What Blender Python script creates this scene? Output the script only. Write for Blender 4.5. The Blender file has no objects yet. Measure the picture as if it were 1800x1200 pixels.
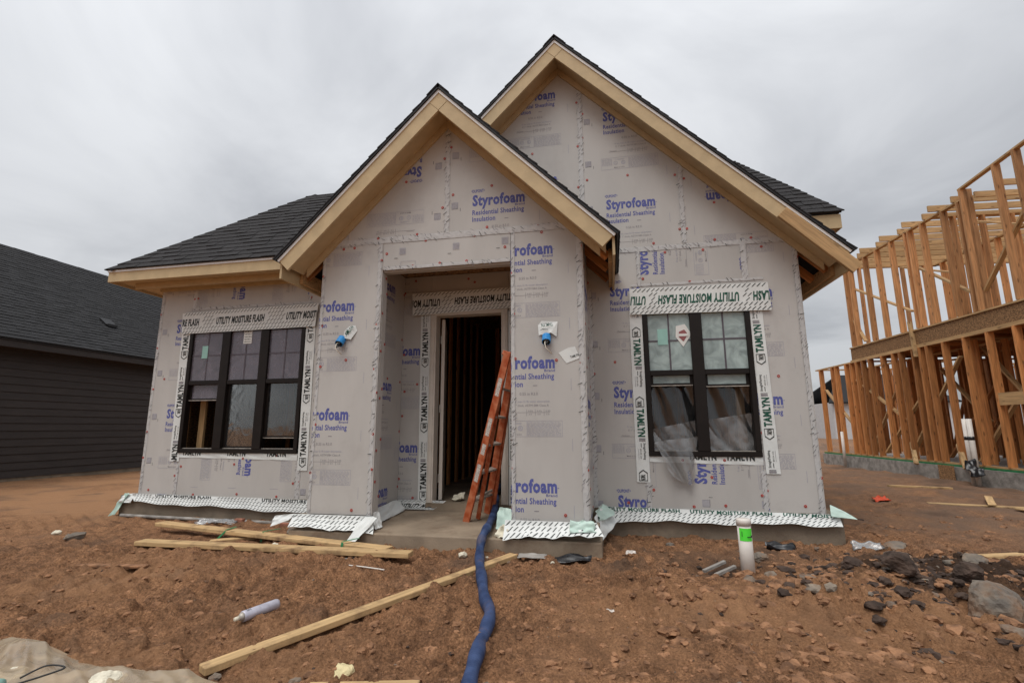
import bpy, bmesh, math, random
import numpy as np
from mathutils import Vector, Matrix

random.seed(7)
RNG = np.random.default_rng(11)
SC = bpy.context.scene
COL = SC.collection
R = math.radians

# ------------------------------------------------------------------ camera
EYE = 0.904
cam_d = bpy.data.cameras.new('camera')
cam = bpy.data.objects.new('camera', cam_d)
COL.objects.link(cam)
cam_d.sensor_width = 36.0
cam_d.lens = 17.0
cam_d.clip_start = 0.05
cam_d.clip_end = 3000
_ya, _pi, _ro = R(-11.3426), R(10.1013), R(-0.2169)
_f = Vector((math.sin(_ya)*math.cos(_pi), math.cos(_ya)*math.cos(_pi), math.sin(_pi)))
_r = Vector((math.cos(_ya), -math.sin(_ya), 0))
_u = _r.cross(_f)
_r2 = math.cos(_ro)*_r + math.sin(_ro)*_u
_u2 = -math.sin(_ro)*_r + math.cos(_ro)*_u
cam.matrix_world = Matrix(((_r2.x, _u2.x, -_f.x, 0), (_r2.y, _u2.y, -_f.y, 0), (_r2.z, _u2.z, -_f.z, EYE), (0, 0, 0, 1)))
SC.camera = cam

# ------------------------------------------------------------------ sky, sun, exposure
SUN_EL, SUN_AZ = R(65), R(205)          # azimuth the light comes from, clockwise from +Y
w = bpy.data.worlds.new('World')
SC.world = w
w.use_nodes = True
nt = w.node_tree
nt.nodes.clear()
def wn(t, **k):
    n = nt.nodes.new(t)
    for a, b in k.items():
        setattr(n, a, b)
    return n
out = wn('ShaderNodeOutputWorld'); bg = wn('ShaderNodeBackground')
sky = wn('ShaderNodeTexSky', sky_type='NISHITA', sun_disc=False, sun_elevation=SUN_EL, sun_rotation=SUN_AZ)
tc = wn('ShaderNodeTexCoord'); sep = wn('ShaderNodeSeparateXYZ')
nt.links.new(tc.outputs['Generated'], sep.inputs[0])
add = wn('ShaderNodeMath', operation='ADD'); add.inputs[1].default_value = 0.22
mx = wn('ShaderNodeMath', operation='MAXIMUM'); mx.inputs[1].default_value = 0.0
nt.links.new(sep.outputs['Z'], mx.inputs[0]); nt.links.new(mx.outputs[0], add.inputs[0])
dx = wn('ShaderNodeMath', operation='DIVIDE'); dy = wn('ShaderNodeMath', operation='DIVIDE')
nt.links.new(sep.outputs['X'], dx.inputs[0]); nt.links.new(add.outputs[0], dx.inputs[1])
nt.links.new(sep.outputs['Y'], dy.inputs[0]); nt.links.new(add.outputs[0], dy.inputs[1])
cmb = wn('ShaderNodeCombineXYZ')
nt.links.new(dx.outputs[0], cmb.inputs[0]); nt.links.new(dy.outputs[0], cmb.inputs[1])
cn = wn('ShaderNodeTexNoise'); cn.inputs['Scale'].default_value = 1.15; cn.inputs['Detail'].default_value = 6; cn.inputs['Roughness'].default_value = 0.52; cn.inputs['Distortion'].default_value = 0.6
nt.links.new(cmb.outputs[0], cn.inputs['Vector'])
cr = wn('ShaderNodeValToRGB')
cr.color_ramp.elements[0].position = 0.36; cr.color_ramp.elements[0].color = (0.53, 0.545, 0.575, 1)
cr.color_ramp.elements[1].position = 0.62; cr.color_ramp.elements[1].color = (0.80, 0.815, 0.84, 1)
nt.links.new(cn.outputs['Fac'], cr.inputs[0])
sk = wn('ShaderNodeMixRGB', blend_type='MULTIPLY'); sk.inputs[0].default_value = 1; sk.inputs[2].default_value = (0.1, 0.1, 0.1, 1)
nt.links.new(sky.outputs[0], sk.inputs[1])
mixs = wn('ShaderNodeMixRGB'); mixs.inputs[0].default_value = 0.93
# overcast luminance: brighter towards the zenith
lum = wn('ShaderNodeMath', operation='MULTIPLY_ADD'); lum.inputs[1].default_value = 0.80; lum.inputs[2].default_value = 0.56
nt.links.new(mx.outputs[0], lum.inputs[0])
lm2 = wn('ShaderNodeVectorMath', operation='SCALE'); nt.links.new(cr.outputs[0], lm2.inputs[0]); nt.links.new(lum.outputs[0], lm2.inputs['Scale'])
nt.links.new(sk.outputs[0], mixs.inputs[1]); nt.links.new(lm2.outputs[0], mixs.inputs[2])
nt.links.new(mixs.outputs[0], bg.inputs[0]); bg.inputs[1].default_value = 0.80
nt.links.new(bg.outputs[0], out.inputs[0])

sun_d = bpy.data.lights.new('sun', 'SUN'); sun_d.energy = 1.45; sun_d.angle = R(40); sun_d.color = (1, 0.965, 0.92)
sun = bpy.data.objects.new('sun', sun_d); COL.objects.link(sun)
sd = Vector((math.sin(SUN_AZ)*math.cos(SUN_EL), math.cos(SUN_AZ)*math.cos(SUN_EL), math.sin(SUN_EL)))
sun.rotation_euler = (-sd).to_track_quat('-Z', 'Y').to_euler()
SC.view_settings.view_transform = 'Standard'
SC.view_settings.look = 'None'
SC.view_settings.exposure = 0.5
SC.view_settings.gamma = 1.0

# ------------------------------------------------------------------ materials
def mat(name, col, rough=0.8, var=0.0, scale=8.0, bump=0.0, bscale=60.0, stretch=None, metal=0.0, spec=0.35, col2=None, detail=6, rnd=0.0, coords='Object', bdist=0.01, lo=0.35, hi=0.65, dirt=None, dscale=3.0, dlo=0.52, dhi=0.72, damt=0.8, knots=False):
    m = bpy.data.materials.new(name)
    m.use_nodes = True
    n = m.node_tree.nodes; l = m.node_tree.links
    b = n['Principled BSDF']
    b.inputs['Roughness'].default_value = rough
    b.inputs['Metallic'].default_value = metal
    b.inputs['Specular IOR Level'].default_value = spec
    t = n.new('ShaderNodeTexCoord'); mp = n.new('ShaderNodeMapping')
    l.new(t.outputs[coords], mp.inputs[0])
    if stretch: mp.inputs['Scale'].default_value = stretch
    oi = n.new('ShaderNodeObjectInfo')
    if rnd or stretch:
        mul = n.new('ShaderNodeVectorMath'); mul.operation = 'SCALE'; mul.inputs[0].default_value = (31, 17, 23)
        l.new(oi.outputs['Random'], mul.inputs['Scale'])
        l.new(mul.outputs[0], mp.inputs['Location'])
    ns = n.new('ShaderNodeTexNoise'); ns.inputs['Scale'].default_value = scale; ns.inputs['Detail'].default_value = detail
    l.new(mp.outputs[0], ns.inputs['Vector'])
    rp = n.new('ShaderNodeValToRGB')
    c1 = tuple(max(0, c*(1-var)) for c in col); c2 = col2 if col2 else tuple(min(1, c*(1+var)) for c in col)
    rp.color_ramp.elements[0].position = lo; rp.color_ramp.elements[0].color = (*c1, 1)
    rp.color_ramp.elements[1].position = hi; rp.color_ramp.elements[1].color = (*c2, 1)
    l.new(ns.outputs['Fac'], rp.inputs[0])
    last = rp.outputs[0]
    if rnd:
        hs = n.new('ShaderNodeHueSaturation')
        mr = n.new('ShaderNodeMapRange'); mr.inputs['To Min'].default_value = 1-rnd; mr.inputs['To Max'].default_value = 1+rnd
        l.new(oi.outputs['Random'], mr.inputs['Value']); l.new(mr.outputs[0], hs.inputs['Value'])
        l.new(last, hs.inputs['Color']); last = hs.outputs[0]
    if dirt:
        nd = n.new('ShaderNodeTexNoise'); nd.inputs['Scale'].default_value = dscale; nd.inputs['Detail'].default_value = 9; nd.inputs['Roughness'].default_value = 0.68
        l.new(t.outputs[coords], nd.inputs['Vector'])
        md = n.new('ShaderNodeMapRange'); md.inputs['From Min'].default_value = dlo; md.inputs['From Max'].default_value = dhi; md.inputs['To Max'].default_value = damt
        l.new(nd.outputs['Fac'], md.inputs['Value'])
        mxd = n.new('ShaderNodeMixRGB'); mxd.inputs[2].default_value = (*dirt, 1)
        l.new(md.outputs[0], mxd.inputs[0]); l.new(last, mxd.inputs[1]); last = mxd.outputs[0]
    if knots:
        vk = n.new('ShaderNodeTexVoronoi'); vk.inputs['Scale'].default_value = 1.0
        mk = n.new('ShaderNodeMapping'); mk.inputs['Scale'].default_value = (3.2, 11, 11)
        l.new(t.outputs[coords], mk.inputs[0]); 
        if rnd: l.new(mul.outputs[0], mk.inputs['Location'])
        l.new(mk.outputs[0], vk.inputs['Vector'])
        kr = n.new('ShaderNodeMapRange'); kr.inputs['From Min'].default_value = 0.10; kr.inputs['From Max'].default_value = 0.20; kr.inputs['To Min'].default_value = 0.75; kr.inputs['To Max'].default_value = 0.0
        l.new(vk.outputs['Distance'], kr.inputs['Value'])
        mxk = n.new('ShaderNodeMixRGB'); mxk.inputs[2].default_value = (0.10, 0.045, 0.018, 1)
        l.new(kr.outputs[0], mxk.inputs[0]); l.new(last, mxk.inputs[1]); last = mxk.outputs[0]
    l.new(last, b.inputs['Base Color'])
    if bump:
        n2 = n.new('ShaderNodeTexNoise'); n2.inputs['Scale'].default_value = bscale; n2.inputs['Detail'].default_value = 5
        l.new(mp.outputs[0], n2.inputs['Vector'])
        bp = n.new('ShaderNodeBump'); bp.inputs['Strength'].default_value = bump; bp.inputs['Distance'].default_value = bdist
        l.new(n2.outputs['Fac'], bp.inputs['Height']); l.new(bp.outputs[0], b.inputs['Normal'])
    return m

M = {}
M['foam'] = mat('foam', (0.498, 0.481, 0.455), 0.42, 0.05, 3.0, 0.12, 14, rnd=0.035, stretch=(1, 1, 0.35), dirt=(0.30, 0.27, 0.25), dscale=1.6, dlo=0.55, dhi=0.8, damt=0.35)
M['tape_clear'] = mat('tape_clear', (0.525, 0.52, 0.51), 0.4, 0.07, 30, 0.15, 60, bdist=0.002)
M['flash'] = mat('flash', (0.72, 0.74, 0.72), 0.45, 0.05, 6, 0.35, 22, bdist=0.008)
M['flash_back'] = mat('flash_back', (0.40, 0.54, 0.47), 0.5, 0.15, 12, 0.5, 30)
M['ink_blue'] = mat('ink_blue', (0.10, 0.115, 0.34), 0.6, 0.12, 30)
M['ink_pale'] = mat('ink_pale', (0.355, 0.352, 0.41), 0.6, 0.08, 30)
M['ink_grey'] = mat('ink_grey', (0.25, 0.235, 0.25), 0.6, 0.1, 30)
M['ink_black'] = mat('ink_black', (0.022, 0.026, 0.024), 0.5, 0.2, 30)
M['ink_green'] = mat('ink_green', (0.012, 0.085, 0.055), 0.5, 0.2, 30)
M['ink_dash'] = mat('ink_dash', (0.06, 0.068, 0.064), 0.5, 0.2, 30)
M['nail_red'] = mat('nail_red', (0.42, 0.045, 0.035), 0.4, 0.2, 30)
M['trim'] = mat('trim', (0.53, 0.405, 0.235), 0.65, 0.07, 7, 0.3, 160, rnd=0.04, bdist=0.003, dirt=(0.40, 0.29, 0.16), dscale=2.5, dlo=0.5, dhi=0.8, damt=0.5)
M['drip'] = mat('drip', (0.78, 0.78, 0.77), 0.35, 0.03, 5)
M['felt'] = mat('felt', (0.018, 0.018, 0.02), 0.7, 0.3, 20)
M['shingle'] = mat('shingle', (0.025, 0.0235, 0.0245), 0.93, 0.45, 90, 0.8, 260, rnd=0.16, coords='Object', bdist=0.004)
M['shingle_far'] = mat('shingle_far', (0.022, 0.022, 0.0235), 0.93, 0.4, 90, 0.6, 260, rnd=0.25, bdist=0.004)
M['frame_black'] = mat('frame_black', (0.012, 0.0085, 0.007), 0.5, 0.15, 10, spec=0.25)
M['concrete'] = mat('concrete', (0.235, 0.19, 0.14), 0.9, 0.25, 5, 0.5, 60, detail=9, dirt=(0.12, 0.085, 0.06), dscale=2.5, dlo=0.48, dhi=0.7, damt=0.7)
M['concrete_floor'] = mat('concrete_floor', (0.27, 0.21, 0.15), 0.8, 0.25, 2.2, 0.3, 80, detail=9, dirt=(0.15, 0.095, 0.06), dscale=3.5, dlo=0.48, dhi=0.7, damt=0.7)
M['concrete_grey'] = mat('concrete_grey', (0.30, 0.28, 0.255), 0.9, 0.3, 7, 0.8, 40, detail=9)
M['pine'] = mat('pine', (0.50, 0.315, 0.15), 0.75, 0.20, 5, 0.25, 40, stretch=(0.6, 9, 9), rnd=0.16, bdist=0.003, knots=True)
M['pine_pale'] = mat('pine_pale', (0.50, 0.335, 0.165), 0.8, 0.2, 5, 0.3, 40, stretch=(0.6, 9, 9), rnd=0.12, bdist=0.003, knots=True, dirt=(0.16, 0.09, 0.05), dscale=4.5, dlo=0.50, dhi=0.68, damt=0.75)
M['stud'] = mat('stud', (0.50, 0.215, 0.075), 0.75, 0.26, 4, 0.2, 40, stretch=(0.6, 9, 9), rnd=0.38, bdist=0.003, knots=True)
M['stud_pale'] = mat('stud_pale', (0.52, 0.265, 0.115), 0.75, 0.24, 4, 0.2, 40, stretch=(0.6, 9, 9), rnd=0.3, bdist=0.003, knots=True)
M['osb'] = mat('osb', (0.27, 0.15, 0.07), 0.85, 0.6, 28, 0.3, 40, stretch=(1, 1, 2.2))
M['siding'] = mat('siding', (0.036, 0.029, 0.0265), 0.6, 0.12, 12, 0.15, 90, stretch=(1, 0.2, 1), rnd=0.06)
M['door'] = mat('door', (0.62, 0.56, 0.49), 0.55, 0.06, 5)
M['hose'] = mat('hose', (0.022, 0.045, 0.125), 0.6, 0.3, 9, 0.4, 60, col2=(0.045, 0.075, 0.17), dirt=(0.16, 0.10, 0.07), dscale=6, dlo=0.52, dhi=0.75, damt=0.6)
M['orange'] = mat('orange', (0.55, 0.105, 0.03), 0.5, 0.3, 14, 0.2, 60, col2=(0.60, 0.22, 0.11), lo=0.4, hi=0.75)
M['alu'] = mat('alu', (0.42, 0.38, 0.33), 0.5, 0.25, 25, metal=0.3)
M['label'] = mat('label', (0.55, 0.50, 0.45), 0.6, 0.35, 60)
M['pvc'] = mat('pvc', (0.70, 0.655, 0.60), 0.4, 0.07, 7)
M['neon'] = mat('neon', (0.10, 0.80, 0.06), 0.5, 0.05, 7)
M['box_blue'] = mat('box_blue', (0.03, 0.25, 0.60), 0.4, 0.15, 20)
M['dark_in'] = mat('dark_in', (0.03, 0.03, 0.03), 0.6, 0.1, 10)  # near-black puts room and box-inside shade into the colour; cable's own tone
M['wire'] = mat('wire', (0.65, 0.6, 0.5), 0.5, 0.1, 10)
M['vent'] = mat('vent', (0.012, 0.012, 0.013), 0.5, 0.1, 10)
M['white_scrap'] = mat('white_scrap', (0.68, 0.63, 0.50), 0.8, 0.15, 25, 0.6, 40)
M['yellow_foam'] = mat('yellow_foam', (0.68, 0.58, 0.33), 0.9, 0.15, 15, 0.7, 40)
M['black_plastic'] = mat('black_plastic', (0.014, 0.015, 0.018), 0.3, 0.3, 10, 0.3, 15, spec=0.6)
M['strap'] = mat('strap', (0.03, 0.20, 0.075), 0.45, 0.2, 15)
M['rock'] = mat('rock', (0.20, 0.175, 0.15), 0.95, 0.35, 9, 0.9, 35, col2=(0.27, 0.22, 0.17), detail=9, dirt=(0.17, 0.095, 0.055), dscale=5, dlo=0.46, dhi=0.62, damt=0.85)
M['soil_dark'] = mat('soil_dark', (0.062, 0.041, 0.031), 0.95, 0.45, 9, 0.9, 40, detail=9)
M['clod'] = mat('clod', (0.19, 0.097, 0.052), 0.97, 0.3, 14, 0.9, 90, detail=8, col2=(0.37, 0.192, 0.10))
M['red_scrap'] = mat('red_scrap', (0.6, 0.07, 0.02), 0.5, 0.1, 10)
M['can'] = mat('can', (0.50, 0.49, 0.56), 0.35, 0.12, 25, metal=0.2)
M['mint'] = mat('mint', (0.50, 0.64, 0.57), 0.5, 0.08, 10, 0.3, 25)
M['far_wall'] = mat('far_wall', (0.55, 0.55, 0.55), 0.8, 0.05, 3)
M['brick'] = mat('brick', (0.30, 0.13, 0.085), 0.9, 0.3, 15, 0.5, 60)
M['sticker'] = mat('sticker', (0.75, 0.74, 0.70), 0.5, 0.05, 10)
M['muntin'] = mat('muntin', (0.10, 0.085, 0.10), 0.5, 0.05, 10)
M['dull_red'] = mat('dull_red', (0.30, 0.10, 0.10), 0.5, 0.1, 10)
M['teal'] = mat('teal', (0.30, 0.52, 0.46), 0.5, 0.05, 10)

def glass_mat(name, film, fac, tint, gloss=0.05):
    m = bpy.data.materials.new(name); m.use_nodes = True
    n = m.node_tree.nodes; l = m.node_tree.links; n.clear()
    o = n.new('ShaderNodeOutputMaterial')
    tr = n.new('ShaderNodeBsdfTransparent'); tr.inputs[0].default_value = (*tint, 1)
    gl = n.new('ShaderNodeBsdfGlossy'); gl.inputs['Roughness'].default_value = gloss
    fr = n.new('ShaderNodeFresnel'); fr.inputs[0].default_value = 1.5
    mr = n.new('ShaderNodeMath'); mr.operation = 'MULTIPLY_ADD'; mr.inputs[1].default_value = 1.5; mr.inputs[2].default_value = 0.03
    l.new(fr.outputs[0], mr.inputs[0])
    m1 = n.new('ShaderNodeMixShader'); l.new(mr.outputs[0], m1.inputs[0]); l.new(tr.outputs[0], m1.inputs[1]); l.new(gl.outputs[0], m1.inputs[2])
    df = n.new('ShaderNodeBsdfDiffuse'); df.inputs[0].default_value = (*film, 1)
    t = n.new('ShaderNodeTexCoord'); ns = n.new('ShaderNodeTexNoise'); ns.inputs['Scale'].default_value = 5; ns.inputs['Detail'].default_value = 5; ns.inputs['Distortion'].default_value = 1.5
    l.new(t.outputs['Object'], ns.inputs['Vector'])
    mr2 = n.new('ShaderNodeMapRange'); mr2.inputs['From Min'].default_value = 0.3; mr2.inputs['From Max'].default_value = 0.7
    mr2.inputs['To Min'].default_value = fac*0.6; mr2.inputs['To Max'].default_value = min(1, fac*1.35)
    l.new(ns.outputs['Fac'], mr2.inputs['Value'])
    m2 = n.new('ShaderNodeMixShader'); l.new(mr2.outputs[0], m2.inputs[0]); l.new(m1.outputs[0], m2.inputs[1]); l.new(df.outputs[0], m2.inputs[2])
    bp = n.new('ShaderNodeBump'); bp.inputs['Strength'].default_value = 0.10; bp.inputs['Distance'].default_value = 0.01
    n3 = n.new('ShaderNodeTexNoise'); n3.inputs['Scale'].default_value = 4; n3.inputs['Distortion'].default_value = 2
    l.new(t.outputs['Object'], n3.inputs['Vector']); l.new(n3.outputs['Fac'], bp.inputs['Height']); l.new(bp.outputs[0], gl.inputs['Normal'])
    l.new(m2.outputs[0], o.inputs[0])
    return m
M['glass_film_l'] = glass_mat('glass_film_l', (0.30, 0.27, 0.31), 0.38, (0.72, 0.68, 0.74))
M['glass_film_r'] = glass_mat('glass_film_r', (0.50, 0.60, 0.58), 0.62, (0.75, 0.82, 0.80))
M['glass'] = glass_mat('glass', (0.3, 0.3, 0.3), 0.06, (0.85, 0.87, 0.87))
M['poly'] = glass_mat('poly', (0.62, 0.62, 0.62), 0.22, (0.88, 0.88, 0.88), 0.2)
M['poly_thin'] = glass_mat('poly_thin', (0.4, 0.4, 0.4), 0.05, (0.85, 0.85, 0.85), 0.15)
M['poly_thin2'] = glass_mat('poly_thin2', (0.6, 0.6, 0.6), 0.15, (0.9, 0.9, 0.9), 0.2)
M['poly_tan'] = glass_mat('poly_tan', (0.60, 0.47, 0.32), 0.40, (0.85, 0.78, 0.66), 0.25)

def dirt_material():
    m = bpy.data.materials.new('dirt'); m.use_nodes = True
    n = m.node_tree.nodes; l = m.node_tree.links
    b = n['Principled BSDF']; b.inputs['Roughness'].default_value = 0.95; b.inputs['Specular IOR Level'].default_value = 0.2
    g = n.new('ShaderNodeNewGeometry')
    def noise(sc, det=8, ro=0.6, dist=0.0):
        q = n.new('ShaderNodeTexNoise'); q.inputs['Scale'].default_value = sc; q.inputs['Detail'].default_value = det
        q.inputs['Roughness'].default_value = ro; q.inputs['Distortion'].default_value = dist
        l.new(g.outputs['Position'], q.inputs['Vector']); return q
    def ramp(src, p0, c0, p1, c1):
        r = n.new('ShaderNodeValToRGB'); e = r.color_ramp.elements
        e[0].position = p0; e[0].color = (*c0, 1); e[1].position = p1; e[1].color = (*c1, 1)
        l.new(src, r.inputs[0]); return r
    def mixc(f, a, c, bt='MIX'):
        q = n.new('ShaderNodeMixRGB'); q.blend_type = bt
        if isinstance(f, float): q.inputs[0].default_value = f
        else: l.new(f, q.inputs[0])
        l.new(a, q.inputs[1]); l.new(c, q.inputs[2]); return q
    big = ramp(noise(0.7, 5).outputs['Fac'], 0.36, (0.205, 0.103, 0.055), 0.64, (0.375, 0.190, 0.094))
    mid = ramp(noise(7, 9, 0.7).outputs['Fac'], 0.33, (0.068, 0.036, 0.022), 0.62, (0.44, 0.235, 0.124))  # damp and dry crumb tones, widened to imitate small soil shadows in colour
    c = mixc(0.6, big.outputs[0], mid.outputs[0])
    fine = ramp(noise(70, 4, 0.7).outputs['Fac'], 0.34, (0.45, 0.43, 0.41), 0.66, (1.45, 1.43, 1.4))
    c = mixc(1.0, c.outputs[0], fine.outputs[0], 'MULTIPLY')
    # dark soil and grey patches: a vertex attribute painted from the soil map
    at = n.new('ShaderNodeAttribute'); at.attribute_name = 'soil'
    sp = n.new('ShaderNodeSeparateColor'); l.new(at.outputs['Color'], sp.inputs[0])
    dk = n.new('ShaderNodeRGB'); dk.outputs[0].default_value = (0.045, 0.029, 0.021, 1)
    gy = n.new('ShaderNodeRGB'); gy.outputs[0].default_value = (0.19, 0.125, 0.088, 1)
    lt = n.new('ShaderNodeRGB'); lt.outputs[0].default_value = (0.40, 0.215, 0.11, 1)
    c = mixc(sp.outputs[2], c.outputs[0], lt.outputs[0])
    c = mixc(sp.outputs[1], c.outputs[0], gy.outputs[0])
    c = mixc(sp.outputs[0], c.outputs[0], dk.outputs[0])
    speck = n.new('ShaderNodeTexVoronoi'); speck.inputs['Scale'].default_value = 16
    l.new(g.outputs['Position'], speck.inputs['Vector'])
    sr = ramp(speck.outputs['Distance'], 0.05, (1, 1, 1), 0.075, (0, 0, 0))
    sn = ramp(noise(3.1, 3).outputs['Fac'], 0.56, (0, 0, 0), 0.62, (0.8, 0.8, 0.8))
    sm = mixc(1.0, sr.outputs[0], sn.outputs[0], 'MULTIPLY')
    pale = n.new('ShaderNodeRGB'); pale.outputs[0].default_value = (0.36, 0.29, 0.22, 1)
    c = mixc(sm.outputs[0], c.outputs[0], pale.outputs[0])
    l.new(c.outputs[0], b.inputs['Base Color'])
    bn = noise(45, 8, 0.72)
    bp = n.new('ShaderNodeBump'); bp.inputs['Strength'].default_value = 1.0; bp.inputs['Distance'].default_value = 0.035
    l.new(bn.outputs['Fac'], bp.inputs['Height']); l.new(bp.outputs[0], b.inputs['Normal'])
    return m
M['dirt'] = dirt_material()

# ------------------------------------------------------------------ mesh helpers
def raw_obj(name, V, F_, mats, parent=None, mi=None, smooth=False):
    me = bpy.data.meshes.new(name)
    me.from_pydata([tuple(v) for v in V], [], [tuple(f) for f in F_])
    if not isinstance(mats, (list, tuple)): mats = [mats]
    for m_ in mats: me.materials.append(M[m_])
    if mi is not None: me.polygons.foreach_set('material_index', np.array(mi, dtype=np.int32))
    if smooth: me.polygons.foreach_set('use_smooth', np.ones(len(me.polygons), dtype=bool))
    me.update()
    o = bpy.data.objects.new(name, me); COL.objects.link(o)
    if parent is not None: o.parent = parent
    return o
def empty(name, loc=(0, 0, 0)):
    o = bpy.data.objects.new(name, None); COL.objects.link(o); o.location = loc; o.empty_display_size = 0.2
    return o
def tag(o, label=None, cat=None, group=None, kind=None):
    if label: o['label'] = label
    if cat: o['category'] = cat
    if group: o['group'] = group
    if kind: o['kind'] = kind
    return o
def keep(o, parent):            # parent without moving (parents are unrotated Empties)
    o.parent = parent
    o.matrix_parent_inverse = Matrix.Translation(parent.location).inverted()
    return o

class MB:
    def __init__(s): s.V = []; s.F = []; s.m = []
    def add(s, V, F_, mi=0):
        o = len(s.V); s.V += [tuple(v) for v in V]; s.F += [tuple(i+o for i in f) for f in F_]; s.m += [mi]*len(F_); return s
    def box(s, x0, x1, y0, y1, z0, z1, mi=0):
        V = [(x0, y0, z0), (x1, y0, z0), (x1, y1, z0), (x0, y1, z0), (x0, y0, z1), (x1, y0, z1), (x1, y1, z1), (x0, y1, z1)]
        return s.add(V, [(0, 3, 2, 1), (4, 5, 6, 7), (0, 1, 5, 4), (1, 2, 6, 5), (2, 3, 7, 6), (3, 0, 4, 7)], mi)
    def prism(s, P, d, mi=0):   # polygon of 3D points extruded by the vector d
        n = len(P); d = Vector(d); A = [Vector(p) for p in P]; B = [p+d for p in A]
        nrm = Vector((0, 0, 0))
        for i in range(n): nrm += A[i].cross(A[(i+1) % n])
        fl = nrm.dot(d) > 0
        F_ = [tuple(range(n)), tuple(range(2*n-1, n-1, -1))]
        if fl: F_ = [tuple(range(n-1, -1, -1)), tuple(range(n, 2*n))]
        for i in range(n):
            j = (i+1) % n
            F_.append((i, j, n+j, n+i) if fl else (j, i, n+i, n+j))
        return s.add(A+B, F_, mi)
    def tube(s, pts, rad, seg=10, mi=0, cap=True):
        pts = [Vector(p) for p in pts]; n = len(pts); o = len(s.V); prev = None
        for i, p in enumerate(pts):
            t = (pts[min(i+1, n-1)]-pts[max(i-1, 0)]).normalized()
            if prev is None: a = t.orthogonal().normalized()
            else: a = (prev-t*prev.dot(t)).normalized()
            prev = a; b = t.cross(a); r = rad[i] if isinstance(rad, (list, tuple)) else rad
            for k in range(seg):
                an = 2*math.pi*k/seg; s.V.append(tuple(p+(a*math.cos(an)+b*math.sin(an))*r))
        for i in range(n-1):
            for k in range(seg):
                k2 = (k+1) % seg
                s.F.append((o+i*seg+k, o+i*seg+k2, o+(i+1)*seg+k2, o+(i+1)*seg+k)); s.m.append(mi)
        if cap:
            s.F.append(tuple(o+k for k in range(seg-1, -1, -1))); s.m.append(mi)
            s.F.append(tuple(o+(n-1)*seg+k for k in range(seg))); s.m.append(mi)
        return s
    def build(s, name, mats, parent=None, smooth=False):
        return raw_obj(name, s.V, s.F, mats, parent, s.m, smooth)

def bevel(o, wd=0.003, seg=1):
    b = o.modifiers.new('bevel', 'BEVEL'); b.width = wd; b.segments = seg; b.limit_method = 'ANGLE'
    return o
def box(name, x0, x1, y0, y1, z0, z1, m, parent=None):
    return MB().box(x0, x1, y0, y1, z0, z1).build(name, m, parent)
def prism(name, P, d, m, parent=None):
    return MB().prism(P, d).build(name, m, parent)
def beam(name, a, b, wd, ht, m, parent=None, up=(0, 0, 1), bev=0.0):
    """A board from a to b; local X runs along it (the grain)."""
    a = Vector(a); b = Vector(b); x = (b-a); L = x.length; x.normalize()
    up = Vector(up)
    if abs(x.dot(up)) > 0.98: up = Vector((0, 1, 0))
    y = up.cross(x).normalized(); z = x.cross(y)
    o = MB().box(-L/2, L/2, -wd/2, wd/2, -ht/2, ht/2).build(name, m, parent)
    c = (a+b)/2
    o.matrix_basis = Matrix(((x.x, y.x, z.x, c.x), (x.y, y.y, z.y, c.y), (x.z, y.z, z.z, c.z), (0, 0, 0, 1)))
    if parent is not None: o.matrix_parent_inverse = Matrix.Translation(parent.location).inverted()
    if bev: bevel(o, bev)
    return o

# polygon clipping in a plane (convex clip region)
def clip(poly, cl):
    n = len(cl); area = sum(cl[i][0]*cl[(i+1) % n][1]-cl[(i+1) % n][0]*cl[i][1] for i in range(n))
    if area < 0: cl = cl[::-1]
    for i in range(n):
        ax, ay = cl[i]; bx, by = cl[(i+1) % n]
        def sd_(p): return (bx-ax)*(p[1]-ay)-(by-ay)*(p[0]-ax)
        res = []
        for k in range(len(poly)):
            p, q = poly[k], poly[(k+1) % len(poly)]
            dp, dq = sd_(p), sd_(q)
            if dp >= 0: res.append(p)
            if dp*dq < 0:
                t = dp/(dp-dq); res.append((p[0]+(q[0]-p[0])*t, p[1]+(q[1]-p[1])*t))
        poly = res
        if len(poly) < 3: return []
    return poly

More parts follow.
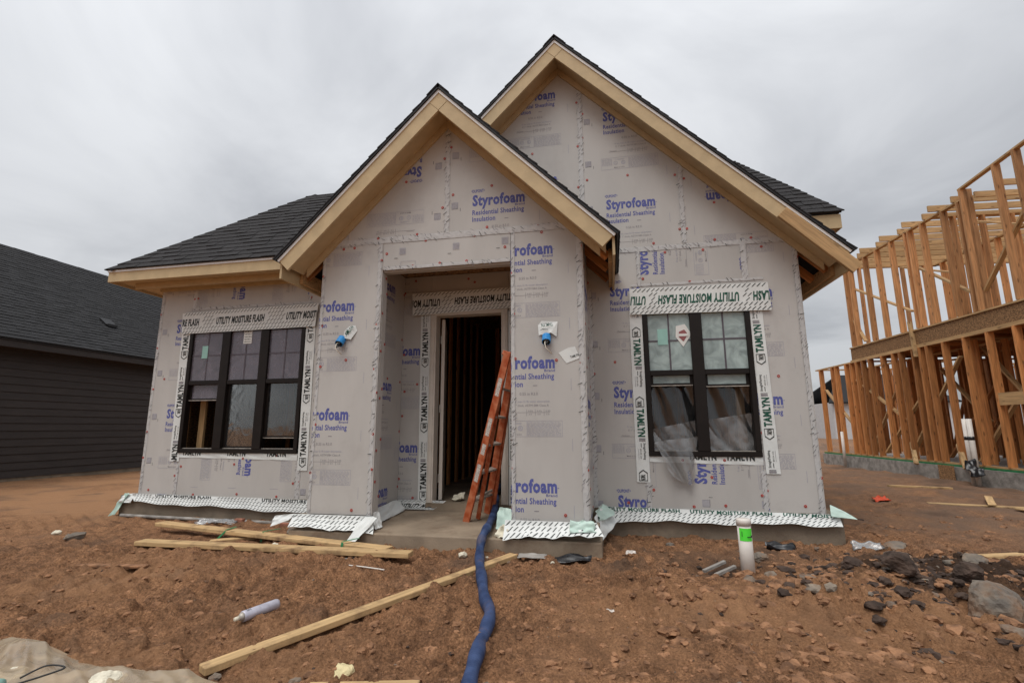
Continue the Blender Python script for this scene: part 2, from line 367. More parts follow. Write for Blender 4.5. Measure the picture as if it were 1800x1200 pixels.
# ------------------------------------------------------------------ lettering
_TXT = {}
def glyphs(s, bold=0.0, shear=0.0):
    key = (s, bold, shear)
    if key in _TXT: return _TXT[key]
    cu = bpy.data.curves.new('lettering', 'FONT'); cu.body = s; cu.resolution_u = 2; cu.offset = bold; cu.shear = shear; cu.space_character = 1.0+bold*2.2
    o = bpy.data.objects.new('lettering', cu); COL.objects.link(o)
    bpy.context.view_layer.update()
    me = bpy.data.meshes.new_from_object(o.evaluated_get(bpy.context.evaluated_depsgraph_get()))
    me.calc_loop_triangles()
    V = np.array([v.co[:2] for v in me.vertices]); T = [tuple(t.vertices) for t in me.loop_triangles]
    bpy.data.objects.remove(o); bpy.data.curves.remove(cu); bpy.data.meshes.remove(me)
    lo, hi = V.min(0), V.max(0); V = (V-lo)/(hi-lo)
    _TXT[key] = (V, T); return _TXT[key]
class Ink:
    """2D coloured triangles and quads, laid on a surface later."""
    def __init__(s): s.P = []
    def text(s, t, u0, u1, v0, v1, mi, bold=0.0, shear=0.0):
        V, T = glyphs(t, bold, shear)
        W_ = V*np.array([u1-u0, v1-v0])+np.array([u0, v0])
        for a in T: s.P.append(([tuple(W_[i]) for i in a], mi))
        return s
    def quad(s, pts, mi): s.P.append((list(pts), mi)); return s
    def rect(s, u0, u1, v0, v1, mi): return s.quad([(u0, v0), (u1, v0), (u1, v1), (u0, v1)], mi)
    def outline(s, u0, u1, v0, v1, t, mi):
        return s.rect(u0, u1, v0, v0+t, mi).rect(u0, u1, v1-t, v1, mi).rect(u0, u0+t, v0+t, v1-t, mi).rect(u1-t, u1, v0+t, v1-t, mi)
    def ring(s, cu, cv, r, t, mi, n=14):
        for k in range(n):
            a, b = 2*math.pi*k/n, 2*math.pi*(k+1)/n
            s.quad([(cu+r*math.cos(a), cv+r*math.sin(a)), (cu+r*math.cos(b), cv+r*math.sin(b)), (cu+(r-t)*math.cos(b), cv+(r-t)*math.sin(b)), (cu+(r-t)*math.cos(a), cv+(r-t)*math.sin(a))], mi)
        return s
    def moved(s, o, u, v):
        q = Ink()
        for p, mi in s.P: q.P.append(([(o[0]+a*u[0]+b*v[0], o[1]+a*u[1]+b*v[1]) for a, b in p], mi))
        return q
    def clipped(s, cl):
        q = Ink(); lo0 = min(c[0] for c in cl); hi0 = max(c[0] for c in cl); lo1 = min(c[1] for c in cl); hi1 = max(c[1] for c in cl)
        for p, mi in s.P:
            if max(a for a, b in p) < lo0 or min(a for a, b in p) > hi0 or max(b for a, b in p) < lo1 or min(b for a, b in p) > hi1: continue
            r = clip(p, cl)
            if r: q.P.append((r, mi))
        return q
    def lay(s, name, fn, mats, parent):
        V = []; F_ = []; mi = []
        for p, m_ in s.P:
            o = len(V); pts = [fn(a, b) for a, b in p]
            V += pts; F_.append(tuple(range(o, o+len(p)))); mi.append(m_)
        if not V: return None
        return tag(raw_obj(name, V, F_, mats, parent, mi), kind='stuff')
INKS = ['ink_blue', 'ink_pale', 'ink_grey', 'ink_black', 'ink_green', 'ink_dash']
BL, PA, GY, BK, GR, DS = range(6)

def sheet_block():
    k = Ink()
    k.text('DUPONT', 0.30, 0.43, 0.160, 0.20, BL, 0.03).quad([(0.285, 0.183), (0.296, 0.172), (0.296, 0.194)], BL).quad([(0.445, 0.183), (0.434, 0.172), (0.434, 0.194)], BL)
    k.text('Styrofoam', 0.30, 0.90, -0.042, 0.135, BL, 0.045)
    k.rect(0.905, 0.918, 0.045, 0.051, BL)
    k.text('Brand', 0.79, 0.90, -0.035, -0.008, BL, 0.01)
    k.text('Residential Sheathing', 0.30, 0.89, -0.127, -0.048, BL, 0.021)
    k.text('Insulation', 0.30, 0.565, -0.188, -0.128, BL, 0.021)
    k.rect(0.67, 0.715, -0.178, -0.170, GY)
    k.text('0.55 in R3.0', 0.53, 0.72, -0.272, -0.243, GY)
    k.text('R xx, max 0.1% water absorption', 0.44, 0.84, -0.352, -0.325, PA, 0.006)
    k.text('E 1" thick, ASTM E84 Class A', 0.45, 0.83, -0.390, -0.364, GY)
    k.rect(0.36, 0.84, -0.449, -0.446, GY)
    for u in (0.60, 0.69, 0.78): k.rect(u, u+0.003, -0.482, -0.415, GY)
    for u in (0.63, 0.72, 0.81):
        k.text('0.55', u-0.012, u+0.035, -0.440, -0.425, GY); k.text('3.0', u-0.006, u+0.025, -0.472, -0.458, GY)
    k.text('Thickness', 0.37, 0.46, -0.443, -0.428, GY)
    k.outline(0.256, 0.965, -0.69, -0.53, 0.003, PA)
    k.ring(0.44, -0.605, 0.026, 0.005, PA).text('UL', 0.426, 0.454, -0.615, -0.594, PA)
    k.ring(0.535, -0.605, 0.026, 0.007, PA).text('R', 0.525, 0.545, -0.617, -0.593, PA, 0.01)
    k.text('Made in U.S.A', 0.42, 0.55, -0.675, -0.657, GY, 0.01)
    k.text('CLASSIFIED', 0.43, 0.55, -0.566, -0.549, PA)
    r = random.Random(3)
    for i in range(12):
        v = -0.546-i*0.0118
        u = 0.60
        while u < 0.94:
            wd = r.uniform(0.012, 0.045); k.rect(u, min(u+wd, 0.95), v-0.0042, v, PA); u += wd+0.010
        if i < 8:
            u = 0.268
            while u < 0.39:
                wd = r.uniform(0.012, 0.03); k.rect(u, min(u+wd, 0.395), v-0.0042, v, PA); u += wd+0.008
    for v in (0.03, -0.58):      # registration squares by the sheet edge
        k.rect(0.055, 0.130, v-0.045, v+0.035, 1)
        k.rect(0.155, 0.159, v-0.075, v-0.035, BK)
    for v in (-0.2, -0.8): k.rect(1.06, 1.064, v-0.03, v+0.09, PA)
    return k
BLOCK = sheet_block()
# pale filled squares: lighten by drawing them as fine bars
def soften(k):
    q = Ink()
    for p, mi in k.P:
        if mi == 1 and len(p) == 4 and abs((p[1][0]-p[0][0])-0.075) < 1e-4:
            u0, v0 = p[0]
            for i in range(8): q.rect(u0, u0+0.075, v0+i*0.010, v0+i*0.010+0.0052, PA)
            q.outline(u0, u0+0.075, v0, v0+0.08, 0.003, PA)
        else: q.P.append((p, mi))
    return q
BLOCK = soften(BLOCK)

W_Y, PF = 5.876, 4.927          # main wall and portico wall planes

# ------------------------------------------------------------------ the house
house = empty('unfinished_house', (-2.0, W_Y, 0))
tag(house, 'unfinished gabled house clad in grey printed foam sheathing, with tan trim and an open doorway', 'house')
def H(o):
    o.parent = house; o.matrix_parent_inverse = Matrix.Translation(house.location).inverted()
    return o

def panel(poly, O=(0, W_Y, 0), A=(1, 0, 0), B=(0, 0, 1), prints=(), nails='edge', thick=0.025, gap=0.003):
    """Foam sheet: poly in plane coordinates (a, b); prints = list of (origin, udir, vdir)."""
    O = Vector(O); A = Vector(A); B = Vector(B); N = A.cross(B)      # N faces the viewer
    ca = sum(p[0] for p in poly)/len(poly); cb = sum(p[1] for p in poly)/len(poly)
    off = RNG.uniform(0, 0.003)
    def P(a, b, d=0.0): return O+A*a+B*b+N*(d+off)
    cl = []
    for a, b in poly:
        da, db = ca-a, cb-b; L = math.hypot(da, db)
        cl.append((a+gap*da/L, b+gap*db/L))
    o = H(prism('sheathing_panel', [P(a, b) for a, b in cl], -N*thick, 'foam'))
    ink = Ink()
    for og, u, v in prints: ink.P += BLOCK.moved(og, u, v).P
    ink = ink.clipped(cl)
    if ink.P:
        q = ink.lay('printed_lettering', lambda a, b: P(a, b, 0.0012), INKS, o)
    # red cap nails along the edges
    if nails:
        m_ = MB(); n = len(cl)
        rr = random.Random(int(abs(ca*1000+cb*77)))
        spots = []
        for i in range(n):
            (a0, b0), (a1, b1) = cl[i], cl[(i+1) % n]
            L = math.hypot(a1-a0, b1-b0)
            k = max(1, int(L/0.55))
            for j in range(k):
                t = (j+0.5+rr.uniform(-.25, .25))/k
                a, b = a0+(a1-a0)*t, b0+(b1-b0)*t
                L2 = math.hypot(ca-a, cb-b); e = rr.uniform(0.035, 0.075)
                spots.append((a+(ca-a)/L2*e, b+(cb-b)/L2*e))
        spots += [(ca+rr.uniform(-.1, .1), cb+rr.uniform(-.5, .5)*0.4)]
        for a, b in spots:
            c = P(a, b, 0.001); ring = [c+(A*math.cos(t)+B*math.sin(t))*0.0155 for t in [2*math.pi*i/9 for i in range(9)]]
            m_.prism(ring, N*0.004, 0)
            ring = [c+N*0.004+(A*math.cos(t)+B*math.sin(t))*0.005 for t in [2*math.pi*i/6 for i in range(6)]]
            m_.prism(ring, N*0.002, 1)
        q = m_.build('cap_nails', ['nail_red', 'alu'], o); tag(q, kind='stuff')
    return o

UP = ((1, 0), (0, 1)); DN = ((-1, 0), (0, -1)); CW = ((0, -1), (1, 0)); CCW = ((0, 1), (-1, 0))
def reps(og, fr, zs=None, n=(-2, 3), per=1.235):
    u, v = fr
    return [((og[0]+v[0]*per*k, og[1]+v[1]*per*k), u, v) for k in range(*n)]
TOP = 3.055
def rect(a0, a1, b0, b1): return [(a0, b0), (a1, b0), (a1, b1), (a0, b1)]
# main wall, right of the portico
panel(rect(-0.235, 0.405, 0, TOP), prints=reps((-0.25, 1.245), UP))
panel(rect(0.405, 1.618, 2.275, TOP), prints=reps((0.525, 2.43), CCW))
panel(rect(0.405, 1.618, 0, 0.575), prints=reps((1.025, -0.017), CCW))
panel(rect(1.618, 2.19, 0, TOP), prints=reps((0.98, 1.143), UP))
# main gable
MC, MZ = -0.535, 5.925          # ridge position and roof-top height of the main gable
def under(c, zt, off):          # clip region below the rake
    return [(c-9, zt-off-9), (c, zt-off), (c+9, zt-off-9)]
def gable_panel(a0, a1, b0, c, zt, Y, prints):
    p = clip(rect(a0, a1, b0, 9), [(c-9, zt-0.17-9), (c+9, zt-0.17-9), (c, zt-0.17)])
    return panel(p, O=(0, Y, 0), prints=prints)
gable_panel(-2.69, -1.47, TOP, MC, MZ, W_Y, [])
gable_panel(-1.47, -0.25, TOP, MC, MZ, W_Y, reps((-1.47, 5.29), UP))
gable_panel(-0.25, 0.962, TOP, MC, MZ, W_Y, reps((-0.25, 4.853), UP))
gable_panel(0.962, 2.19, TOP, MC, MZ, W_Y, reps((2.15, 3.72), DN))
# left wing
panel(rect(-6.535, -5.945, 0, 3.03), prints=reps((-6.51, 1.054), UP))
panel(rect(-5.945, -4.055, 2.315, 3.03), prints=reps((-5.206, 3.645), CW))
panel(rect(-5.945, -4.055, 0, 0.575), prints=reps((-4.86, 1.183), CW))
panel(rect(-4.055, -3.262, 0, 3.03), prints=reps((-4.055, 1.30), UP))
# portico front
PC, PZ = -1.745, 4.665
panel(rect(-3.262, -2.50, 0, 3.04), O=(0, PF, 0), prints=reps((-3.73, 0.993), UP, n=(-1, 4)))
panel(rect(-1.0, -0.222, 0, 3.04), O=(0, PF, 0), prints=reps((-1.44, 1.504), UP))
hp = panel(rect(-2.50, -1.0, 2.69, 3.04), O=(0, PF, 0))
hk = Ink()
for u, v in ((-2.30, 2.90), (-1.66, 2.91), (-1.10, 2.93)):
    for i in range(8): hk.rect(u, u+0.075, v-0.04+i*0.01, v-0.035+i*0.01, PA)
    hk.rect(u-0.06, u-0.02, v-0.085, v-0.080, BK)
hk.outline(-2.28, -2.10, 2.715, 2.775, 0.003, PA)
hk.lay('printed_lettering', lambda a, b: Vector((a, PF-0.006, b)), INKS, hp)
gable_panel(-3.262, -2.955, 3.04, PC, PZ, PF, [])
gable_panel(-2.955, -1.738, 3.04, PC, PZ, PF, reps((-1.76, 3.93), DN))
gable_panel(-1.738, -0.222, 3.04, PC, PZ, PF, reps((-1.738, 3.364), UP))
# portico outer side (faces right) and recess walls
panel(rect(PF+0.027, W_Y-0.004, 0, 3.0), O=(-0.222, 0, 0), A=(0, 1, 0), B=(0, 0, 1), prints=reps((PF-0.2, 1.1), UP))
panel(rect(-W_Y+0.0, -PF-0.027, 0, 3.0), O=(-3.262, 0, 0), A=(0, -1, 0), B=(0, 0, 1), prints=[])
panel(rect(PF+0.027, PF+0.125, -0.10, 2.665), O=(-2.50, 0, 0), A=(0, 1, 0), B=(0, 0, 1))
panel(rect(-PF-0.125, -PF-0.027, -0.10, 2.665), O=(-1.0, 0, 0), A=(0, -1, 0), B=(0, 0, 1))
panel(rect(PF+0.13, W_Y-0.004, -0.07, 2.90), O=(-2.645, 0, 0), A=(0, 1, 0), B=(0, 0, 1), prints=reps((PF-0.25, 1.35), UP))
panel(rect(-W_Y+0.004, -PF-0.13, -0.07, 2.90), O=(-0.86, 0, 0), A=(0, -1, 0), B=(0, 0, 1))
panel(rect(-2.645, -2.262, -0.01, 2.90), prints=reps((-3.3, 0.6), UP))
panel(rect(-1.222, -0.86, -0.01, 2.90), prints=[])
panel(rect(-2.262, -1.222, 2.40, 2.90), prints=[])
H(box('porch_ceiling', -2.64, -0.865, PF+0.03, W_Y-0.004, 2.905, 2.93, 'osb'))
H(box('opening_head', -2.498, -1.002, PF+0.0275, PF+0.12, 2.668, 2.688, 'foam'))
H(box('header_beam', -2.64, -0.865, PF+0.03, PF+0.12, 2.69, 2.90, 'osb'))

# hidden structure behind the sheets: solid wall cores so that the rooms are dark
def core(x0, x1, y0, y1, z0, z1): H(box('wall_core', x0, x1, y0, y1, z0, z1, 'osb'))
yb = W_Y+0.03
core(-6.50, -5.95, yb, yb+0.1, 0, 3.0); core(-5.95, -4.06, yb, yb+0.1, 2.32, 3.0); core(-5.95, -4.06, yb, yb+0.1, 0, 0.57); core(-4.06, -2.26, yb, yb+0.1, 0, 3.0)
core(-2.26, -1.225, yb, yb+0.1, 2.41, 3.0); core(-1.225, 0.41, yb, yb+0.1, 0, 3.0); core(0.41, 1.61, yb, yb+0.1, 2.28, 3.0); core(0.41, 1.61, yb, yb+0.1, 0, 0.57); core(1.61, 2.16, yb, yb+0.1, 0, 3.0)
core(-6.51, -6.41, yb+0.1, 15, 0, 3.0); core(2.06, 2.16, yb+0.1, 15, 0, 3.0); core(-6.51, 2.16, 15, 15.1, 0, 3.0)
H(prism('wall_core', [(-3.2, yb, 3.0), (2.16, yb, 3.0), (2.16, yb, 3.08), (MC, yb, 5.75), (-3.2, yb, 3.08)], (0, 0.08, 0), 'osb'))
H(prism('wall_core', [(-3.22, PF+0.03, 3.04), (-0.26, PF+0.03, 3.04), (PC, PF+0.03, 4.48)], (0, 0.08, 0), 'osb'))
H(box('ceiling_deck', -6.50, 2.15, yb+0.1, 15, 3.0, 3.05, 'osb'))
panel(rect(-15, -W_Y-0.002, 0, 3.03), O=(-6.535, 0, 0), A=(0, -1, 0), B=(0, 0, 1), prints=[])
panel(rect(W_Y+0.002, 15, 0, 3.03), O=(2.19, 0, 0), A=(0, 1, 0), B=(0, 0, 1), prints=[])
# slab and porch
sl = H(box('foundation_slab', -6.80, 2.335, W_Y-0.02, 15.2, -0.6, -0.008, 'concrete'))
H(box('house_floor', -6.4, 2.05, W_Y-0.015, 14.9, -0.006, 0.001, 'concrete_floor'))
pv = [(-3.40, 4.83), (-0.12, 4.83), (-0.12, W_Y-0.021), (-3.40, W_Y-0.021)]
mb = MB()
zt = lambda y: -0.155+0.065*(y-4.83)/1.03
mb.add([(x, y, zt(y)) for x, y in pv]+[(x, y, -0.6) for x, y in pv], [(0, 1, 2, 3), (0, 4, 5, 1), (1, 5, 6, 2), (2, 6, 7, 3), (3, 7, 4, 0)])
bevel(H(mb.build('porch_slab', 'concrete_floor')), 0.012, 2)
# raised kerbs that carry the two portico legs
for x0, x1 in ((-3.38, -2.49), (-1.01, -0.14)):
    bevel(H(box('porch_plinth', x0, x1, PF-0.012, 5.06, -0.5, -0.012, 'concrete')), 0.008)
H(box('interior_floor_step', -2.26, -1.225, W_Y-0.03, W_Y+0.1, -0.2, 0.004, 'concrete_floor'))

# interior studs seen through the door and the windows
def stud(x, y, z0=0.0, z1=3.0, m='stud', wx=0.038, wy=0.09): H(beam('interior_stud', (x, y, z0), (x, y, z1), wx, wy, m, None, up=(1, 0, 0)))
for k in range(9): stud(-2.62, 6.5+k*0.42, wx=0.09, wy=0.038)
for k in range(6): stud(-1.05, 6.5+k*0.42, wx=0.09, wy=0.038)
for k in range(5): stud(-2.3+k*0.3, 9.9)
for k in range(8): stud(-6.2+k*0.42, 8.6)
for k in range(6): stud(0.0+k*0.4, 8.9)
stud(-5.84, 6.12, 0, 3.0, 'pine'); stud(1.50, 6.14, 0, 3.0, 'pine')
H(box('interior_partition', -6.4, -2.75, 8.7, 8.75, 0, 3.0, 'dark_in')); H(box('interior_partition', -0.95, 2.05, 9.0, 9.05, 0, 3.0, 'dark_in'))  # partitions coloured near-black so the rooms' shade is in the colour
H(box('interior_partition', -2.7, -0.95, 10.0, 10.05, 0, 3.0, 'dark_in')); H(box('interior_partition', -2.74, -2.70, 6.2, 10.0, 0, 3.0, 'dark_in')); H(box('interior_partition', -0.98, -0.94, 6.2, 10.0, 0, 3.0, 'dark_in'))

# seam tape with dark printed ticks
def seam(p, q, plane='w', wd=0.065, ticks=True):
    Y = {'w': W_Y, 'p': PF}[plane]-0.0065
    a = Vector((p[0], Y, p[1])); b = Vector((q[0], Y, q[1])); L = (b-a).length; t = (b-a)/L; n = Vector((t.z, 0, -t.x))
    k = max(3, int(L/0.06)); V = []; F_ = []
    for i in range(k+1):
        c = a+t*(L*i/k); j = RNG.uniform(-0.002, 0.002); w1 = wd/2*RNG.uniform(0.93, 1.06)
        V += [c+n*(-w1+j)+Vector((0, RNG.uniform(0, .002), 0)), c+n*j*0.5-Vector((0, RNG.uniform(0.0005, .0015), 0)), c+n*(w1+j)+Vector((0, RNG.uniform(0, .002), 0))]
        if i:
            o = 3*i
            F_ += [(o-3, o, o+1, o-2), (o-2, o+1, o+2, o-1)]
    ob = H(raw_obj('seam_tape', V, F_, 'tape_clear', None, None, True))
    ink = Ink(); s = 0.02
    while s < L-0.02:
        for side in (-1, 1):
            if random.random() < (0.72 if wd > 0.04 else 0.5):
                u = side*wd*random.uniform(0.15, 0.6); an = random.gauss(0.55, 0.35); ll = random.uniform(0.012, 0.028)
                c, sn = math.cos(an), math.sin(an)
                ink.quad([(s-ll*c, u-ll*sn), (s-ll*c+0.007, u-ll*sn), (s+ll*c+0.007, u+ll*sn), (s+ll*c, u+ll*sn)], random.choice((BK, GY, GY, DS)))
        s += random.uniform(0.03, 0.062)
    if ticks: tag(ink.lay('tape_ticks', lambda x, y: a+t*x+n*y+Vector((0, -0.005, 0)), INKS, ob), kind='stuff')
    return ob
S_ = seam
S_((-6.505, 0), (-6.505, 3.0), wd=0.04); S_((-5.945, 2.6), (-5.945, 3.0)); S_((-5.93, 0), (-5.93, 0.42), wd=0.04); S_((-4.05, 0), (-4.05, 0.40)); S_((-4.055, 2.6), (-4.055, 3.0), wd=0.04); S_((-6.0, 2.635), (-4.0, 2.635), wd=0.03)
S_((-3.235, 0), (-3.235, 3.0), 'p', 0.03); S_((-2.535, 0), (-2.535, 3.0), 'p', 0.045); S_((-3.2, 3.045), (-0.25, 3.045), 'p', 0.075); S_((-1.738, 3.05), (-1.738, 4.42), 'p', 0.055)
S_((-2.48, 2.70), (-1.01, 2.70), 'p', 0.035); S_((-0.975, 0), (-0.975, 3.03), 'p', 0.035); S_((-0.262, 0), (-0.262, 3.0), 'p', 0.055)
S_((-0.20, 0), (-0.20, 2.6), 'w', 0.05); S_((0.405, 2.6), (0.405, 3.04), wd=0.04); S_((0.40, 0), (0.40, 0.33), wd=0.05); S_((1.612, 2.6), (1.612, 3.04)); S_((1.612, 0), (1.612, 0.43), wd=0.05)
S_((-0.2, 3.06), (2.15, 3.06), 'w', 0.06); S_((2.155, 0), (2.155, 3.0), 'w', 0.045); S_((-0.25, 3.1), (-0.25, 5.42), 'w', 0.06); S_((0.962, 3.1), (0.962, 4.2), 'w', 0.055)
S_((0.3, 2.60), (1.8, 2.60), wd=0.03)

# ------------------------------------------------------------------ flashing tape with print
def flashing(name, tl, tr, bl, br, text=None, flip=False, ink_m=GR, rows=4, wav=0.0, off=0.004, nseg=26, text_at=(0.3,), text_len=0.62, jag=0.0, nrm=(0, -1, 0), dashes=True, tv=(0.40, 0.66), flare=0.0, bold=0.045, shear=0.2, pitch=0.052):
    """A strip spanning four 3D corners; s runs left to right, t bottom to top."""
    tl, tr, bl, br = map(Vector, (tl, tr, bl, br)); N = Vector(nrm)
    rr = random.Random(int(abs(tl.x*911+tl.z*37)))
    ph = [rr.uniform(0, 6.28) for _ in range(4)]
    def P(s, t, d=0.0):
        b_ = bl.lerp(br, s); p = b_.lerp(tl.lerp(tr, s), t)
        wv = wav*(math.sin(s*9+ph[0])*0.6+math.sin(s*23+ph[1])*0.4)*(1-t)
        z = jag*(math.sin(s*14+ph[2])*0.5+math.sin(s*37+ph[3])*0.35)*(1-t)
        return p+N*(off+d+wv+flare*(1-t)**1.5+0.003*math.sin(s*31+t*5))+Vector((0, 0, z))
    nt_ = 5; V = []; F_ = []
    for i in range(nseg+1):
        for j in range(nt_+1): V.append(P(i/nseg, j/nt_))
    for i in range(nseg):
        for j in range(nt_):
            a = i*(nt_+1)+j; F_.append((a, a+nt_+1, a+nt_+2, a+1))
    o = H(raw_obj(name, V, F_, 'flash', None, None, True))
    L = (tr-tl).length; Hh = (tl-bl).length; ink = Ink()
    if dashes:
        k = int(L/pitch)
        for r_ in range(rows):
            t0 = (r_+0.5)/rows
            for i in range(k):
                s0 = (i+0.5+0.5*(r_ % 2))/k
                if s0 > 0.985: continue
                if text and tv[0]-0.07 < t0 < tv[1]+0.07 and any(q-0.02 < s0 < q+text_len/L+0.02 for q in text_at): continue
                dl, dt = 0.021/L, min(0.36/rows, 0.024/Hh)
                ink.quad([(s0-dl, t0-dt), (s0-dl+0.013/L, t0-dt), (s0+dl+0.013/L, t0+dt), (s0+dl, t0+dt)], DS)
    if text:
        for s0 in text_at:
            V2, T2 = glyphs(text, bold, shear)
            s1 = s0+text_len/L
            for tri in T2:
                pts = []
                for i in tri:
                    x, y = V2[i]
                    if flip: x, y = 1-x, 1-y
                    pts.append((s0+x*(s1-s0), tv[0]+y*(tv[1]-tv[0])))
                ink.P.append((pts, ink_m))
    ink = ink.clipped([(0.003, 0.01), (0.997, 0.01), (0.997, 0.99), (0.003, 0.99)])
    if ink.P: ink.lay('printed_lettering', lambda s, t: P(s, t, 0.0022), INKS, o)
    return o
Yw = W_Y
UMF = 'UTILITY MOISTURE FLASH'
flashing('flashing_strip', (-6.115, Yw, 2.575), (-3.90, Yw, 2.61), (-6.09, Yw, 2.265), (-3.93, Yw, 2.285), UMF, ink_m=BK, rows=6, text_at=(-0.225, 0.265, 0.785), text_len=0.80, off=0.034, tv=(0.35, 0.70))
flashing('flashing_strip', (0.285, Yw, 2.555), (1.835, Yw, 2.545), (0.275, Yw, 2.235), (1.85, Yw, 2.215), UMF, flip=True, rows=6, text_at=(-0.46, 0.21, 0.885), text_len=0.90, off=0.034, tv=(0.35, 0.70))
flashing('flashing_strip', (-2.515, Yw, 2.655), (-1.13, Yw, 2.665), (-2.50, Yw, 2.355), (-1.13, Yw, 2.40), UMF, flip=True, ink_m=BK, rows=6, text_at=(-0.30, 0.42), text_len=0.80, off=0.05, tv=(0.35, 0.70))
# skirts along the slab
flashing('flashing_skirt', (-6.62, Yw, 0.02), (-3.27, Yw, -0.005), (-6.50, Yw, -0.085), (-3.27, Yw, -0.17), UMF, ink_m=BK, rows=4, text_at=(0.12, 0.62), text_len=0.9, jag=0.02, flare=0.05, tv=(0.72, 0.99), off=0.03, nseg=44)
flashing('flashing_skirt', (-0.18, Yw, 0.02), (2.30, Yw, 0.0), (-0.12, Yw, -0.125), (2.30, Yw, -0.105), UMF, rows=4, text_at=(0.02, 0.40, 0.78), text_len=0.84, jag=0.022, flare=0.06, tv=(0.70, 0.99), off=0.03, nseg=40)
flashing('flashing_skirt', (-3.40, PF, 0.0), (-2.46, PF, 0.0), (-3.40, PF, -0.11), (-2.42, PF, -0.15), None, rows=3, jag=0.015, flare=0.085, off=0.03)
flashing('flashing_skirt', (-1.06, PF, 0.01), (-0.17, PF, 0.01), (-1.06, PF, -0.145), (-0.10, PF, -0.085), None, rows=3, jag=0.02, flare=0.10, wav=0.012, off=0.03)
flashing('flashing_skirt', (-2.63, Yw, 0.03), (-2.0, Yw, 0.03), (-2.63, Yw, -0.075), (-2.16, Yw, -0.075), 'UTILITY MOIST', ink_m=BK, rows=4, text_at=(0.1,), text_len=0.55, tv=(0.2, 0.6), off=0.016, flare=0.02)
# torn ends and loose tabs
def flap(name, pts, m='flash', d=0.004, crumple=0.012, n=7, parent=None):
    """crumpled piece of tape: quad corners a b c d, subdivided and jittered"""
    a, b, c, e = map(Vector, pts); nr = (b-a).cross(e-a).normalized(); V = []; F_ = []
    for i in range(n+1):
        for j in range(n+1):
            p = a.lerp(b, i/n).lerp(e.lerp(c, i/n), j/n)
            V.append(p+nr*RNG.normal(0, crumple)*(0.3 if i in (0, n) and j in (0, n) else 1))
    for i in range(n):
        for j in range(n):
            q = i*(n+1)+j; F_.append((q, q+n+1, q+n+2, q+1))
    o = raw_obj(name, V, F_, m, None, None, True)
    so = o.modifiers.new('thick', 'SOLIDIFY'); so.thickness = d*0.4
    sb = o.modifiers.new('sub', 'SUBSURF'); sb.levels = 1; sb.render_levels = 1
    return H(o) if parent is None else keep(o, parent)
flap('tape_flap', [(-6.92, 5.80, -0.30), (-6.80, 5.78, -0.30), (-6.62, 5.83, 0.03), (-6.74, 5.86, 0.02)], 'flash_back')
flap('tape_flap', [(-6.78, 5.80, -0.10), (-6.55, 5.80, -0.10), (-6.52, 5.84, 0.02), (-6.72, 5.85, 0.02)], 'flash', crumple=0.02)
ft = flap('tape_flap', [(-2.74, 4.72, -0.30), (-2.63, 4.70, -0.30), (-2.40, 4.87, 0.0), (-2.56, 4.88, 0.0)], 'flash', crumple=0.006)
flap('tape_flap', [(-3.62, 4.82, -0.13), (-3.42, 4.85, -0.06), (-3.38, 4.90, 0.0), (-3.60, 4.86, -0.02)], 'flash', crumple=0.008)
flap('tape_flap', [(-2.46, 4.93, -0.14), (-2.42, 5.04, -0.13), (-2.49, 5.05, 0.03), (-2.50, 4.95, 0.03)], 'flash', crumple=0.012)
flap('tape_flap', [(-2.53, 5.15, -0.12), (-2.50, 5.80, -0.08), (-2.62, 5.84, 0.04), (-2.63, 5.15, 0.02)], 'flash', crumple=0.014)
flap('tape_flap', [(-0.42, 4.80, -0.07), (-0.16, 4.84, -0.07), (-0.20, 4.89, 0.03), (-0.42, 4.89, 0.03)], 'mint', crumple=0.02)
flap('tape_flap', [(-0.14, 5.0, -0.20), (0.05, 5.80, -0.12), (-0.15, 5.82, 0.05), (-0.20, 5.0, 0.03)], 'flash', crumple=0.02)
flap('tape_flap', [(-0.16, 5.2, -0.05), (0.02, 5.72, -0.03), (-0.12, 5.8, 0.06), (-0.18, 5.2, 0.06)], 'mint', crumple=0.02)
flap('tape_flap', [(-1.19, 5.0, -0.10), (-0.98, 4.9, -0.10), (-1.02, 5.02, 0.10), (-1.16, 5.08, 0.10)], 'mint', crumple=0.01)
flap('tape_flap', [(-1.16, 4.86, -0.15), (-0.98, 4.82, -0.15), (-0.98, 4.9, -0.03), (-1.12, 4.93, -0.05)], 'white_scrap', crumple=0.03)
flap('tape_flap', [(2.20, 5.80, -0.015), (2.44, 5.76, -0.03), (2.34, 5.82, 0.04), (2.22, 5.85, 0.10)], 'mint', crumple=0.003)

